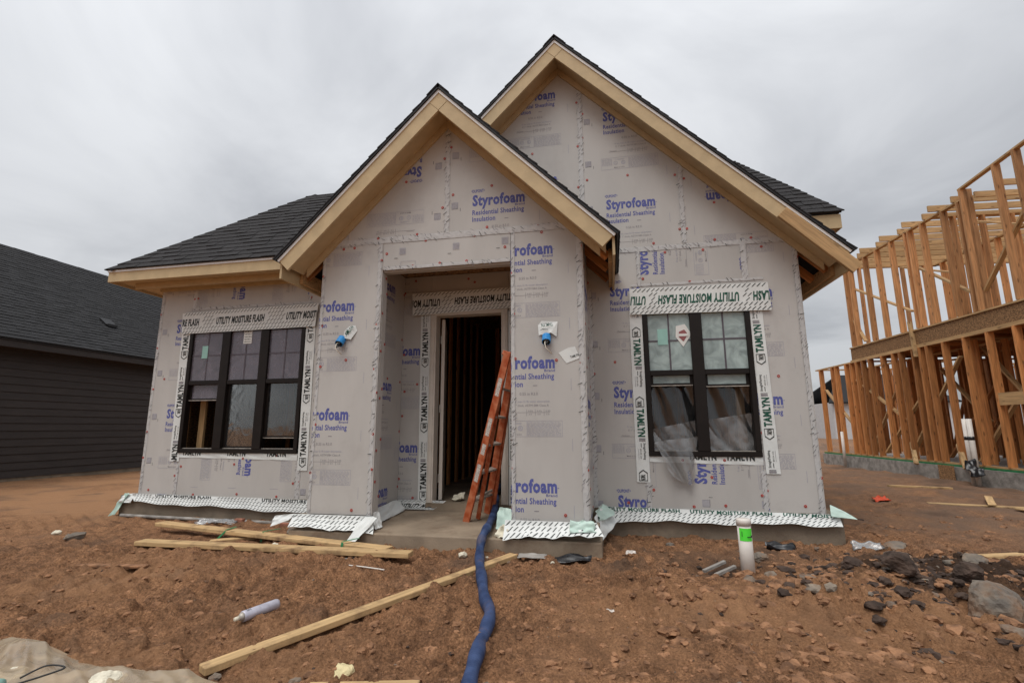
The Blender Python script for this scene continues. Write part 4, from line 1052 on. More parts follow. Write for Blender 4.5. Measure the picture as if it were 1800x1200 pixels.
# soil map: r dark clay heap and damp patches, darker in the pipe hollow, g grey-brown trodden, b bright orange fill
nz = fbm(GX, GY_, 2.2, 4, 91)
dark = np.clip(1.7*bump_at(GX, GY_, 2.4, 4.5, 0.9, 0.6)+0.8*bump_at(GX, GY_, 0.85, 4.8, 0.4, 0.25)+0.5*bump_at(GX, GY_, -5.0, 5.3, 1.8, 0.35)+0.45*bump_at(GX, GY_, 0.7, 5.3, 1.5, 0.4)+nz*0.9-0.35+0.9*np.clip(fbm(GX, GY_, 0.9, 4, 201)-0.12, 0, 1), 0, 0.9)
grey = np.clip(0.75*sm(1.8, 3.6, GX)*sm(4.6, 6.5, GY_)+0.5*bump_at(GX, GY_, 1.2, 5.2, 1.3, 0.4)+0.4*bump_at(GX, GY_, -0.8, 4.6, 1.2, 0.3)+nz*0.8-0.12, 0, 0.85)
lite = np.clip(0.8*sm(5.5, 7.0, -GX)*sm(4.5, 6.5, GY_)+0.55*bump_at(GX, GY_, 1.2, 3.5, 1.5, 0.5)+0.35*sm(1.5, 5, -GX)*(1-sm(3.5, 5, GY_))+fbm(GX, GY_, 1.1, 4, 95)*1.1-0.05, 0, 0.85)
at = me.color_attributes.new('soil', 'FLOAT_COLOR', 'POINT')
cc = np.stack([dark, grey, lite, np.ones_like(dark)], -1).reshape(-1, 4).astype(np.float32)
at.data.foreach_set('color', cc.ravel())
me.update(); me.validate()
me.materials.append(M['dirt'])
gr = bpy.data.objects.new('ground', me); COL.objects.link(gr); tag(gr, kind='structure')
gr['label'] = 'reddish brown churned construction-site dirt'
def gz(x, y): return float(ground_z(np.array([float(x)]), np.array([float(y)]))[0])

# loose clods
def lump(r, rr, sub=1, squash=0.7, rough=0.25):
    bm = bmesh.new(); bmesh.ops.create_icosphere(bm, subdivisions=sub, radius=1.0)
    s = Vector((rr.uniform(0.7, 1.3), rr.uniform(0.7, 1.3), squash*rr.uniform(0.7, 1.2)))
    for v in bm.verts:
        v.co = Vector((v.co.x*s.x, v.co.y*s.y, v.co.z*s.z))*r*(1+rr.uniform(-rough, rough))
    V = [v.co.copy() for v in bm.verts]; F_ = [tuple(v.index for v in f.verts) for f in bm.faces]; bm.free()
    return V, F_
rr = random.Random(4)
protos = [lump(1.0, rr) for _ in range(24)]
protos2 = [lump(1.0, rr, 2, 0.6, 0.30) for _ in range(24)]
VV = []; FF = []; mi = []
def scatter():
    P = []
    for i in range(12000):
        dist = 2.0*math.exp(rr.random()*math.log(4.6)); a = rr.uniform(-1.05, 0.75)
        x, y = dist*math.sin(a), dist*math.cos(a)
        if -6.9 < x < 2.4 and y > 5.85 or -3.45 < x < -0.08 and y > 4.8: continue
        r = 0.005+0.034*rr.random()**4.2*(1.35 if x > 0.2 else 0.75)
        u = rr.random()
        m_ = 1 if u < 0.012 else (2 if u < 0.03 else 0)
        P.append((x, y, r, m_, rr.random()))
    for i in range(1100):          # broken clay of the dark heap
        x = rr.gauss(2.3, 0.6); y = rr.gauss(4.35, 0.42); r = 0.012+0.045*rr.random()**2.8
        P.append((x, y, r, 1 if rr.random() < 0.62 else (0 if rr.random() < 0.8 else 2), 0.0))
    A = np.array(P); Z = ground_z(A[:, 0], A[:, 1])
    keep_ = A[:, 4] < 0.35+0.65*(vnoise(A[:, 0]*0.9, A[:, 1]*0.9, 123)+0.5)+np.where(A[:, 0] > 0, 0.35, 0)
    for i, (x, y, r, m_, u) in enumerate(P):
        if not keep_[i]: continue
        V, F_ = (protos2 if r > 0.014 else protos)[i % 24]; o = len(VV); ca, sa = math.cos(i), math.sin(i); z = Z[i]-r*0.1
        for v in V: VV.append((x+(v.x*ca-v.y*sa)*r, y+(v.x*sa+v.y*ca)*r, z+v.z*r))
        FF.extend(tuple(q+o for q in f) for f in F_); mi.extend([m_]*len(F_))
scatter()
o = raw_obj('dirt_clods', VV, FF, ['clod', 'soil_dark', 'rock'], None, mi); tag(o, 'small loose clods and crumbs scattered over the dirt', 'dirt', kind='stuff')

def rock(x, y, r, m, label, sub=3, squash=0.7, dz=0.0, seed=1, cat='rubble', name='concrete_chunk', sx=1.0):
    from mathutils import noise as mnoise
    bm = bmesh.new(); bmesh.ops.create_icosphere(bm, subdivisions=4, radius=1.0)
    off = Vector((seed*3.1, seed*1.7, seed*2.3)); q = random.Random(seed)
    cuts = [(Vector((q.gauss(0, 1), q.gauss(0, 1), q.gauss(0, .7))).normalized(), q.uniform(0.62, 0.9)) for _ in range(9)]
    for v in bm.verts:
        p = v.co.copy()
        for nn, dd in cuts:                    # knock flat faces off the ball
            e = p.dot(nn)-dd
            if e > 0: p -= nn*e*0.92
        p *= 1+0.16*mnoise.fractal(p*1.6+off, 1.0, 2.0, 5)+0.05*mnoise.fractal(p*7+off, 0.8, 2.0, 4)
        v.co = Vector((p.x*r*sx, p.y*r, p.z*r*squash*1.2))
    me = bpy.data.meshes.new(name); bm.to_mesh(me); bm.free(); me.materials.append(M[m])
    o = bpy.data.objects.new(name, me); COL.objects.link(o); o.location = (x, y, gz(x, y)+dz+r*squash*0.35); o.rotation_euler = (0, 0, seed*1.3)
    tag(o, label, cat); return o
rock(2.32, 3.80, 0.17, 'rock', 'tall grey broken concrete chunk at the right edge of the picture', squash=0.95, seed=3, dz=-0.02)
rock(2.17, 4.55, 0.11, 'rock', 'pale grey concrete chunk on top of the dark clay heap', squash=0.6, seed=5, dz=0.02)
rock(2.72, 4.62, 0.085, 'rock', 'small grey concrete chunk behind the tall chunk at the right', squash=0.7, seed=6)
rock(2.69, 5.62, 0.12, 'rock', 'flat grey-brown stone off the right end of the house slab', squash=0.5, seed=8, sx=1.4)
rock(2.02, 4.22, 0.11, 'soil_dark', 'large dark clay lump below the pale chunk', squash=0.6, seed=11, cat='clay lump', name='clay_lump', sx=1.3)
rock(2.42, 4.18, 0.10, 'soil_dark', 'dark clay lump left of the tall concrete chunk', squash=0.6, seed=12, cat='clay lump', name='clay_lump')
rock(1.80, 4.45, 0.08, 'soil_dark', 'leftmost dark clay lump of the heap', squash=0.6, seed=13, cat='clay lump', name='clay_lump')
rock(1.30, 5.05, 0.08, 'rock', 'grey dirt-covered stone to the right of the white upright pipe', squash=0.55, seed=15)
rock(0.55, 5.45, 0.05, 'rock', 'small grey concrete piece at the corner beside the portico', squash=0.6, seed=16)
rock(-3.55, 5.15, 0.085, 'rock', 'grey rubble piece at the left foot of the portico slab', squash=0.5, seed=17)
rock(-5.9, 4.62, 0.07, 'rock', 'grey stone lying left of the two long boards', squash=0.55, seed=18, sx=1.5)

# ------------------------------------------------------------------ objects on the ground
def lumber(a, b, wd, ht, label, m='pine_pale', up=(0, 0, 1)):
    o = beam('board', a, b, wd, ht, m, None, up=up, bev=0.004); tag(o, label, 'board', 'loose boards on the dirt'); return o
lumber((-5.32, 5.12, -0.205), (-2.12, 4.56, -0.235), 0.135, 0.040, 'longer upper board of the two lying in front of the left window')
lumber((-4.72, 4.33, -0.222), (-1.83, 4.40, -0.226), 0.135, 0.042, 'lower board lying parallel in front of the left window boards')
lumber((-4.25, 4.72, -0.285), (-3.75, 4.98, -0.27), 0.09, 0.04, 'short block propping the upper long board')
lumber((-0.93, 4.68, -0.265), (-2.16, 2.43, -0.345), 0.088, 0.04, 'diagonal two-by-four passing under the blue hose')
lumber((3.10, 5.30, gz(3.1, 5.3)+0.03), (3.62, 5.22, gz(3.6, 5.2)+0.03), 0.09, 0.038, 'short pale board in the dirt right of the dark clay heap')
lumber((4.75, 8.9, gz(4.75, 8.9)+0.03), (5.9, 8.6, gz(5.9, 8.6)+0.03), 0.14, 0.02, 'thin plank scrap lying in front of the timber frame')
lumber((5.35, 8.5, gz(5.35, 8.5)+0.03), (5.75, 9.2, gz(5.7, 9.2)+0.07), 0.09, 0.02, 'short plank crossing the thin scrap before the timber frame')
lumber((5.5, 8.25, gz(5.5, 8.25)+0.03), (6.4, 8.5, gz(6.4, 8.5)+0.03), 0.12, 0.02, 'rightmost plank scrap before the timber frame')
lumber((5.2, 10.9, gz(5.2, 10.9)+0.03), (6.3, 11.0, gz(6.3, 11.)+0.05), 0.10, 0.035, 'plank lying by the frame slab with a brown end')
lumber((-0.95, 2.42, gz(-.95, 2.42)+0.02), (-1.5, 2.36, gz(-1.5, 2.36)+0.02), 0.08, 0.035, 'wood offcut at the bottom edge by the yellow foam')
lumber((-4.55, 3.62, gz(-4.5, 3.6)+0.012), (-3.95, 3.72, gz(-3.95, 3.7)+0.012), 0.07, 0.02, 'dirty half-buried board left of the spray can', m='clod')
for i, (x, y, lab) in enumerate(((-3.72, 4.93, 'green strap wound round the upper long board'), (-2.62, 4.65, 'green strap near the right end of the upper long board'), (-4.28, 4.93, 'green strap end beside the propping block'))):
    m_ = MB(); a = -0.18 if i < 2 else 0.3
    m_.prism([(x-0.012, y-0.10, -0.30), (x+0.012, y-0.10, -0.30), (x+0.05+a*0.2, y-0.075, -0.195), (x+0.026+a*0.2, y-0.075, -0.195)], (0, 0, 0.003))
    m_.prism([(x+0.026+a*0.2, y-0.075, -0.188), (x+0.05+a*0.2, y-0.075, -0.188), (x+0.10, y+0.09, -0.186), (x+0.07, y+0.09, -0.186)], (0, 0, 0.003))
    tag(m_.build('plastic_strap', 'strap'), lab, 'strap')
# hose
hp_ = [(-1.62, 7.2, 0.06), (-1.52, 6.4, 0.06), (-1.40, 5.95, 0.055), (-1.335, 5.6, -0.045), (-1.27, 5.1, -0.075), (-1.245, 4.84, -0.09), (-1.255, 4.74, -0.15), (-1.235, 4.60, -0.225), (-1.14, 4.25, -0.24), (-1.03, 3.9, -0.245), (-0.93, 3.6, -0.285), (-0.835, 3.38, -0.30), (-0.80, 3.15, -0.31), (-0.78, 2.9, -0.32), (-0.75, 2.65, -0.335), (-0.70, 2.35, -0.35), (-0.62, 1.9, -0.345), (-0.5, 1.3, -0.36)]
def smooth_path(P, n=6):
    P = [Vector(p) for p in P]; res = []
    for i in range(len(P)-1):
        p0, p1, p2, p3 = P[max(i-1, 0)], P[i], P[i+1], P[min(i+2, len(P)-1)]
        for k in range(n):
            t = k/n; res.append(0.5*((2*p1)+(p2-p0)*t+(2*p0-5*p1+4*p2-p3)*t*t+(3*p1-p0-3*p2+p3)*t**3))
    res.append(P[-1]); return res
sp = smooth_path(hp_, 40)
o = MB().tube(sp, [0.040+0.0016*math.sin(i*2.1)+0.004*math.sin(i*0.11) for i in range(len(sp))], 18).build('blue_hose', 'hose', None, True)
tag(o, 'thick blue hose running out of the doorway and down to the bottom edge', 'hose')
# spray can
zc_ = max(gz(-2.34, 2.88), gz(-2.3, 3.02), gz(-2.27, 3.16))+0.02
c0 = Vector((-2.343, 2.883, zc_)); c1 = Vector((-2.270, 3.165, zc_)); t = (c1-c0).normalized()
cn_ = empty('spray_can', c0); tag(cn_, 'grey metal foam spray can lying on the dirt by the diagonal board', 'can')
L = (c1-c0).length
def cpart(name, prof, m): keep(MB().tube([c0+t*a for a, r in prof], [r for a, r in prof], 18).build(name, m, None, True), cn_)
cpart('can_body', [(0.035, 0.030), (0.040, 0.033), (L-0.012, 0.033), (L, 0.030)], 'can'); cpart('shoulder', [(0.012, 0.013), (0.022, 0.020), (0.036, 0.0295)], 'alu'); cpart('valve', [(-0.018, 0.008), (-0.016, 0.012), (0.013, 0.013)], 'white_scrap')
kk = Ink().text('7H', 0, 0.03, 0, 0.03, BK)
side = Vector((0, 0, 1)).cross(t).normalized(); upv = t.cross(side)*1
fnr = (Vector((0, -0.7, 0.7))-t*t.dot(Vector((0, -0.7, 0.7)))).normalized(); vv = t.cross(fnr)
o = kk.lay('printed_lettering', lambda a, b: c0+t*(0.055+a)+fnr*0.0336+vv*(b-0.015)*0.6, INKS, None); keep(o, cn_)
# upright sewer cleanout pipe
px, py = 1.075, 4.57; zb = -0.36; ztp = 0.145
pp = empty('cleanout_pipe', (px, py, -0.3)); tag(pp, 'white upright plastic pipe with a neon green sticker, before the right wall', 'pipe')
keep(MB().tube([(px-0.004, py, zb), (px-0.012, py, ztp-0.045)], 0.054, 24).build('pipe', 'pvc', None, True), pp)
keep(MB().tube([(px-0.012, py, ztp-0.05), (px-0.013, py, ztp-0.005), (px-0.013, py, ztp)], [0.059, 0.059, 0.054], 24).build('cap', 'pvc', None, True), pp)
sk_ = MB(); n = 14
for i in range(n+1):
    a = -2.6+2.0*i/n
    for z in (-0.025, 0.075): sk_.V.append((px-0.010+0.0555*math.cos(a), py+0.0555*math.sin(a), z))
for i in range(n): sk_.F.append((2*i, 2*i+2, 2*i+3, 2*i+1)); sk_.m.append(0)
stk = keep(sk_.build('green_sticker', 'neon', None, True), pp)
q = keep(MB().box(px-0.005, px+0.03, py-0.0585, py-0.0575, 0.005, 0.011).box(px+0.022, px+0.03, py-0.0585, py-0.0575, 0.011, 0.025).box(px-0.045, px-0.041, py-0.052, py-0.051, 0.01, 0.05).build('printed_mark', 'ink_black'), pp)

# ladder
lad = empty('step_ladder', (-1.5, 5.6, -0.12)); tag(lad, 'orange fibreglass step ladder leaning in the doorway recess', 'ladder')
def LK(o): return keep(o, lad)
a0, a1 = Vector((-1.615, 5.42, -0.13)), Vector((-1.045, 4.985, 1.70)); b0, b1 = Vector((-1.47, 5.80, -0.09)), Vector((-1.03, 5.22, 1.68))
def lb(name, p, q, wd, ht, m, up): return LK(beam(name, p, q, wd, ht, m, None, up=up, bev=0.003))
dirn = (a1-a0).normalized(); acr = (b0-a0).normalized(); faceN = dirn.cross(acr).normalized()
for p, q in ((a0, a1), (b0, b1)):
    o = lb('rail', p, q, 0.026, 0.085, 'orange', faceN)
for i, (s, m) in enumerate(((0.30, 'label'), (0.44, 'label'), (0.57, 'label'), (0.80, 'label'))):
    c = a0.lerp(a1, s); l_ = 0.10 if i != 1 else 0.06
    q = beam('rail_sticker', c-dirn*l_, c+dirn*l_, 0.0285, 0.05, m, None, up=faceN); LK(q)
for i in range(5):
    s = 0.135+i*0.165; p, q = a0.lerp(a1, s), b0.lerp(b1, s)
    lb('step', p, q, 0.078, 0.022, 'alu', Vector((0.25, 0, 1)))
for p in (a0, b0): LK(MB().box(-0.035, 0.035, -0.03, 0.03, -0.01, 0.07).build('foot', 'alu')).location = p-lad.location+Vector((0, 0, 0.0))
for p, q in ((Vector((-1.50, 5.50, -0.10)), a1+Vector((-0.03, 0.05, -0.05))), (Vector((-1.40, 5.78, -0.08)), b1+Vector((0.0, 0.03, -0.03)))):
    lb('rear_leg', p, q, 0.022, 0.05, 'orange', faceN)
lb('rear_brace', Vector((-1.46, 5.53, 0.15)), Vector((-1.36, 5.74, 0.20)), 0.02, 0.03, 'alu', (0, 0, 1))
lb('top_cap', a1-dirn*0.02, b1-dirn*0.02, 0.12, 0.05, 'orange', dirn)

# scraps
def scrap(name, x, y, sx, sy, m, label, cat, h=0.03, cr=0.02, n=6, z=None):
    z = gz(x, y) if z is None else z
    o = film(name, [(x-sx, y-sy, z+0.005), (x+sx, y-sy*0.8, z+0.005), (x+sx*0.9, y+sy, z+h), (x-sx*0.9, y+sy*0.8, z+h)], m, cr, n)
    so = o.modifiers.new('thick', 'SOLIDIFY'); so.thickness = 0.004
    return tag(o, label, cat)
scrap('black_sheet', 1.62, 5.55, 0.15, 0.07, 'black_plastic', 'black plastic scrap against the slab right of the pipe', 'plastic', 0.05)
scrap('black_sheet', -0.45, 4.70, 0.25, 0.07, 'black_plastic', 'black plastic scrap under the right foot of the portico', 'plastic', 0.04)
scrap('black_sheet', 6.35, 8.45, 0.5, 0.25, 'black_plastic', 'black tarpaulin crumpled before the timber frame', 'plastic', 0.22, 0.05)
scrap('clear_sheet', 2.42, 5.62, 0.14, 0.06, 'poly', 'pale plastic piece off the right end of the slab', 'plastic', 0.05)
scrap('grey_sheet', -0.75, 4.66, 0.14, 0.05, 'concrete_grey', 'flat grey scrap against the portico slab', 'scrap', 0.03, 0.006)
scrap('clear_sheet', -5.0, 5.62, 0.30, 0.06, 'poly', 'strip of clear plastic along the left slab', 'plastic', 0.05)
scrap('red_scrap', 4.35, 9.4, 0.12, 0.1, 'red_scrap', 'bright red scrap before the timber frame', 'scrap', 0.04)
scrap('pale_scrap', 4.1, 11.8, 0.25, 0.15, 'white_scrap', 'pale sheet scrap far along the right wall', 'scrap', 0.06)
scrap('grey_scrap', -0.05, 3.60, 0.03, 0.015, 'label', 'small grey metal piece in the dirt at the centre', 'scrap', 0.01, 0.003)
scrap('metal_scrap', 0.14, 4.95, 0.05, 0.03, 'label', 'small silvery can lying right of the portico', 'scrap', 0.03, 0.004)
for i, (x, y, r, m, lab) in enumerate(((-1.42, 2.55, 0.062, 'yellow_foam', 'lump of yellow foam near the bottom edge'), (-1.42, 4.66, 0.045, 'white_scrap', 'white foam lump left of the hose below the porch'), (-1.20, 4.72, 0.03, 'white_scrap', 'white foam lump right of the hose below the porch'), (-3.35, 4.56, 0.035, 'white_scrap', 'white foam crumb between the two long boards'), (-6.35, 4.75, 0.05, 'white_scrap', 'white foam crumb on the far left dirt'), (-0.55, 4.52, 0.02, 'white_scrap', 'tiny white crumb right of the diagonal board'), (-2.1, 2.32, 0.05, 'white_scrap', 'white lump at the bottom edge by the plastic sheet'))):
    rock(x, y, r, m, lab, squash=0.6, seed=30+i, cat='foam', name='foam_lump')
for i, (x, y, z0, lab) in enumerate(((-4.72, 5.70, -0.30, 'reddish broken brick left, by the left slab'), (-3.95, 5.55, -0.30, 'reddish broken brick near the portico slab'))):
    o = bevel(box('brick', x-0.06, x+0.06, y-0.03, y+0.03, z0, z0+0.07, 'brick'), 0.006); o.rotation_euler = (0, 0, 0); tag(o, lab, 'brick')
o = MB().tube([(-6.6, 5.72, -0.25), (-5.2, 5.74, -0.27), (-3.6, 5.72, -0.275)], 0.022, 8).build('grey_pipe', 'concrete_grey', None, True); tag(o, 'grey plastic pipe lying along the foot of the left slab', 'pipe')
o = MB().tube(smooth_path([(-1.95, 4.12, -0.29), (-2.2, 4.16, -0.285), (-2.55, 4.22, -0.29)], 5), 0.006, 6).build('white_wire', 'pvc', None, True); tag(o, 'thin white rod below the right ends of the boards', 'rod')
for i, (a, b, lab) in enumerate((((0.72, 4.58, -0.29), (0.92, 4.72, -0.24), 'upper grey stake in the hollow left of the upright pipe'), ((0.80, 4.52, -0.30), (0.98, 4.62, -0.25), 'lower grey stake in the hollow left of the upright pipe'), ((-2.55, 4.28, -0.29), (-2.35, 4.36, -0.27), 'grey stake under the right end of the lower board'))):
    tag(beam('stake', a, b, 0.03, 0.02, 'concrete_grey', None), lab, 'stake')
# heap of clear plastic sheeting at the lower left
n = 90; V = []; F_ = []
for i in range(n+1):
    for j in range(n+1):
        s, t = i/n, j/n
        x = -3.75+s*1.9; y = 1.75+t*0.80-0.24*s*t
        e = min(s*4, (1-s)*3.2, t*6, (1-t)*5, 1); e = max(e, 0)
        f1 = abs(math.sin(s*5.5+t*2.5+0.6*math.sin(t*6))); f2 = abs(math.sin(s*13-t*5+1.1*math.sin(s*4+t*3))); f3 = abs(math.sin(s*29+t*17+math.sin(t*9)))
        z = float(base(np.array([x]), np.array([y]))[0])+0.02+e*(0.05+0.05*(1-f1)+0.035*(1-f2)+0.014*(1-f3))+float(vnoise(np.array([x*14]), np.array([y*14]), 5)[0])*0.02*e
        V.append((x, y+0.04*math.sin(s*9), z))
for i in range(n):
    for j in range(n):
        q = i*(n+1)+j; F_.append((q, q+n+1, q+n+2, q+1))
o = raw_obj('plastic_sheet', V, F_, 'poly_tan', None, None, True); tag(o, 'heap of translucent tan plastic sheeting in the lower left corner', 'plastic sheet')
for i, (x, y, dz, r) in enumerate(((-3.0, 2.12, 0.05, 0.09), (-2.5, 2.2, 0.04, 0.08))): rock(x, y, r, 'white_scrap', ('left' if i == 0 else 'right')+' pale wad of paper under the plastic sheeting', squash=0.5, seed=50+i, cat='paper', name='paper_wad', dz=dz)
o = MB().tube([(-2.86, 1.88, -0.235), (-2.74, 1.91, -0.235)], 0.033, 16).build('drink_can', 'teal', None, True); tag(o, 'blue-green drinks can at the lower left corner', 'can')
o = MB().tube(smooth_path([(-2.66, 1.93, -0.20), (-2.60, 1.99, -0.17), (-2.52, 2.01, -0.18), (-2.56, 1.94, -0.19), (-2.64, 1.90, -0.21)], 8), 0.004, 6).build('cable_loop', 'dark_in', None, True); tag(o, 'thin dark cable loop on the plastic sheeting', 'cable')

# ------------------------------------------------------------------ neighbouring house on the left
nb = empty('neighbour_house', (-12.6, 12, -0.1)); tag(nb, 'finished dark brown lap-sided house with black shingle roof at the left', 'house')
def NB(o): return keep(o, nb)
X0 = -12.6; NY0, NY1 = 3.0, 27.0
NB(box('foundation', X0-9, X0-0.012, NY0, NY1, -0.7, -0.10, 'concrete'))
NB(box('wall_core', X0-9, X0-0.03, NY0, NY1, -0.10, 2.80, 'siding'))
z = -0.11; i = 0
while z < 2.75:
    m_ = MB(); e = 0.165
    m_.add([(X0-0.03, NY0, z), (X0+0.010, NY0, z), (X0-0.014, NY0, z+e+0.02), (X0-0.03, NY0, z+e+0.02), (X0-0.03, NY1, z), (X0+0.010, NY1, z), (X0-0.014, NY1, z+e+0.02), (X0-0.03, NY1, z+e+0.02)],
           [(0, 1, 2, 3), (7, 6, 5, 4), (1, 5, 6, 2), (0, 4, 5, 1), (3, 2, 6, 7)])
    NB(m_.build('siding_board', 'siding')); z += e
NEX, NEZ = X0+0.42, 2.80; RX = -16.4; RZ = NEZ+(NEX-RX)*0.75
NB(box('fascia', NEX-0.03, NEX-0.005, NY0-0.3, NY1, NEZ-0.20, NEZ-0.02, 'siding')); NB(box('soffit', X0-0.005, NEX-0.031, NY0-0.3, NY1, NEZ-0.19, NEZ-0.175, 'siding'))
NB(box('gutter_edge', NEX-0.004, NEX+0.02, NY0-0.3, NY1, NEZ-0.06, NEZ-0.03, 'frame_black'))
def nslab(pts):
    P = [Vector(p) for p in pts]; N = (P[1]-P[0]).cross(P[2]-P[0]).normalized(); N = N if N.z > 0 else -N
    NB(prism('roof_deck', P, -N*0.03, 'felt'))
nslab([(NEX, NY0-0.3, NEZ), (NEX, NY1, NEZ), (RX, NY1, RZ), (RX, NY0-0.3, RZ)]); nslab([(2*RX-NEX, NY0-0.3, NEZ), (RX, NY0-0.3, RZ), (RX, NY1, RZ), (2*RX-NEX, NY1, NEZ)])
sl_ = math.hypot(NEX-RX, RZ-NEZ)
shingle_slope((NEX+0.03, 6.0, NEZ-0.02), (0, 1, 0), (-1, 0, 0.75), rect(0, 13.5, 0, sl_+0.03), 'shingle_far', NB, 280, seed=21, key=lambda c: abs(c.y-9.2)+abs(c.z-3.6)*0.8)
NB(prism('gable_wall', [(X0-0.03, NY0+0.01, 2.8), (2*RX-X0, NY0+0.01, 2.8), (RX, NY0+0.01, RZ-0.2)], (0, 0.1, 0), 'siding'))
vx, vy = -13.45, 10.55; vz = NEZ+(NEX-vx)*0.75
v_ = MB().prism([(vx+0.12, vy-0.15, vz-0.09), (vx+0.12, vy+0.15, vz-0.09), (vx-0.12, vy+0.15, vz+0.09), (vx-0.12, vy-0.15, vz+0.09)], (0.03, 0, 0.05)).build('roof_vent', 'vent'); NB(v_)
NB(MB().box(vx+0.08, vx+0.2, vy-0.12, vy+0.12, vz-0.10, vz-0.03).build('vent_mouth', 'vent'))

# ------------------------------------------------------------------ timber frame on the right
fh = empty('timber_frame_house', (7.5, 11, 0)); tag(fh, 'open two-storey timber house frame standing at the right', 'house frame')
D2 = Vector((-0.077, 0.997, 0)).normalized(); P2 = Vector((0.997, 0.077, 0)).normalized(); B0 = Vector((7.502, 10.978, 0))
def at2(s, p, z): return B0+D2*s+P2*p+Vector((0, 0, z))
def FB(name, a, b, wd, ht, m='stud', up=(0, 0, 1)): return keep(beam(name, a, b, wd, ht, m, None, up=up), fh)
def vstud(s, p, z0, z1, m='stud', deep=True, tilt=0.0):
    up = P2 if deep else D2
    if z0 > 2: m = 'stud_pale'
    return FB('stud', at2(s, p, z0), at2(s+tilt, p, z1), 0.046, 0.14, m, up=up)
F0, F1, S0, S1 = 0.10, 2.76, 3.22, 5.62
rr = random.Random(9)
# slab
mb = MB(); S_A, S_B = -4.5, 7.25
c4 = [at2(S_A, -0.06, 0.03), at2(S_B, -0.06, 0.03), at2(S_B, 9, 0.03), at2(S_A, 9, 0.03)]
keep(mb.prism([tuple(c) for c in c4], (0, 0, -0.7)).build('foundation', 'concrete_grey'), fh)
FB('sill_plate', at2(S_A, 0.04, 0.055), at2(S_B, 0.04, 0.055), 0.10, 0.042, 'strap'); FB('sill_plate', at2(S_A, 0.04, 0.095), at2(S_B, 0.04, 0.095), 0.095, 0.036, 'pine')
st = [-3.6, -3.1, -2.6, -2.15, -1.7, -1.25, -0.8, -0.35, 0.26, 0.86, 1.44, 1.96, 2.20, 2.44, 2.92, 3.20, 3.65, 4.21, 4.55, 4.85, 5.14, 5.42, 6.0, 6.22, 6.97]
for s in st: vstud(s, 0.04, F0+0.012, F1)
FB('top_plate', at2(S_A, 0.04, F1+0.02), at2(S_B, 0.04, F1+0.02), 0.10, 0.038, 'pine'); FB('top_plate', at2(S_A, 0.04, F1+0.059), at2(5.1, 0.04, F1+0.059), 0.10, 0.037, 'pine')
keep(beam('rim_board', at2(S_A, 0.01, 3.0), at2(5.02, 0.01, 3.0), 0.03, 0.34, 'osb', None), fh)
FB('band_plate', at2(S_A, 0.02, 3.19), at2(5.02, 0.02, 3.19), 0.11, 0.036, 'pine')
keep(beam('floor_deck', at2(S_A, 4.3, 3.155), at2(5.0, 4.3, 3.155), 8.4, 0.02, 'osb', None), fh)
for k in range(16): FB('floor_joist', at2(-3.6+k*0.55, 0.1, 2.98), at2(-3.6+k*0.55, 8.4, 2.98), 0.04, 0.30, 'stud')
st2 = [-1.9, -1.45, -1.0, -0.55, 0.30, 0.42, 0.88, 1.55, 1.98, 2.12, 2.70, 3.30, 3.85, 4.60, 4.86]
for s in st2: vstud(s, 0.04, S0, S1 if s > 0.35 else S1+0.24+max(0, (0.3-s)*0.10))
FB('top_plate', at2(0.34, 0.04, S1+0.02), at2(5.0, 0.04, S1+0.02), 0.10, 0.038, 'pine')
FB('raking_plate', at2(0.36, 0.04, S1+0.25), at2(-2.2, 0.04, S1+0.50), 0.10, 0.04, 'pine')
vstud(0.30, 0.14, S0, S1+0.24); vstud(4.93, 0.14, S0, S1)
# other walls, further in
for p in (1.3, 2.6, 5.2, 8.3):
    for k in range(22): 
        s = -3.5+k*0.48+rr.uniform(-.05, .05); vstud(s, p, F0, F1)
        if s < 4.8 and p not in (5.2, 1.3): vstud(s, p, S0, S1)
    FB('top_plate', at2(S_A, p, F1+0.02), at2(S_B, p, F1+0.02), 0.10, 0.04, 'pine')
    if p not in (5.2, 1.3): FB('top_plate', at2(S_A, p, S1+0.02), at2(5.0, p, S1+0.02), 0.10, 0.04, 'pine')
for s in (7.1, 4.9, 1.2, -2.0):
    for k in range(13):
        p = 0.45+k*0.6
        vstud(s, p, F0, F1, deep=False)
        if s < 5 and s > -1: vstud(s, p, S0, S1, deep=False)
    FB('top_plate', at2(s, 0.1, F1+0.02), at2(s, 8.3, F1+0.02), 0.10, 0.04, 'pine')
    if s < 5: FB('top_plate', at2(s, 0.1, S1+0.02), at2(s, 8.3, S1+0.02), 0.10, 0.04, 'pine')
# ceiling joists over the upper floor, tails past the plate
for k in range(11):
    s = 0.5+k*0.44
    FB('ceiling_joist', at2(s, -0.22 if k % 2 else -0.05, S1+0.11), at2(s, 8.4, S1+0.11), 0.04, 0.14, 'pine')
for k in range(5): FB('ceiling_joist', at2(-1.9+k*0.5, 0.1, S1+0.02), at2(-1.9+k*0.5, 8.4, S1+0.02), 0.04, 0.12, 'pine')
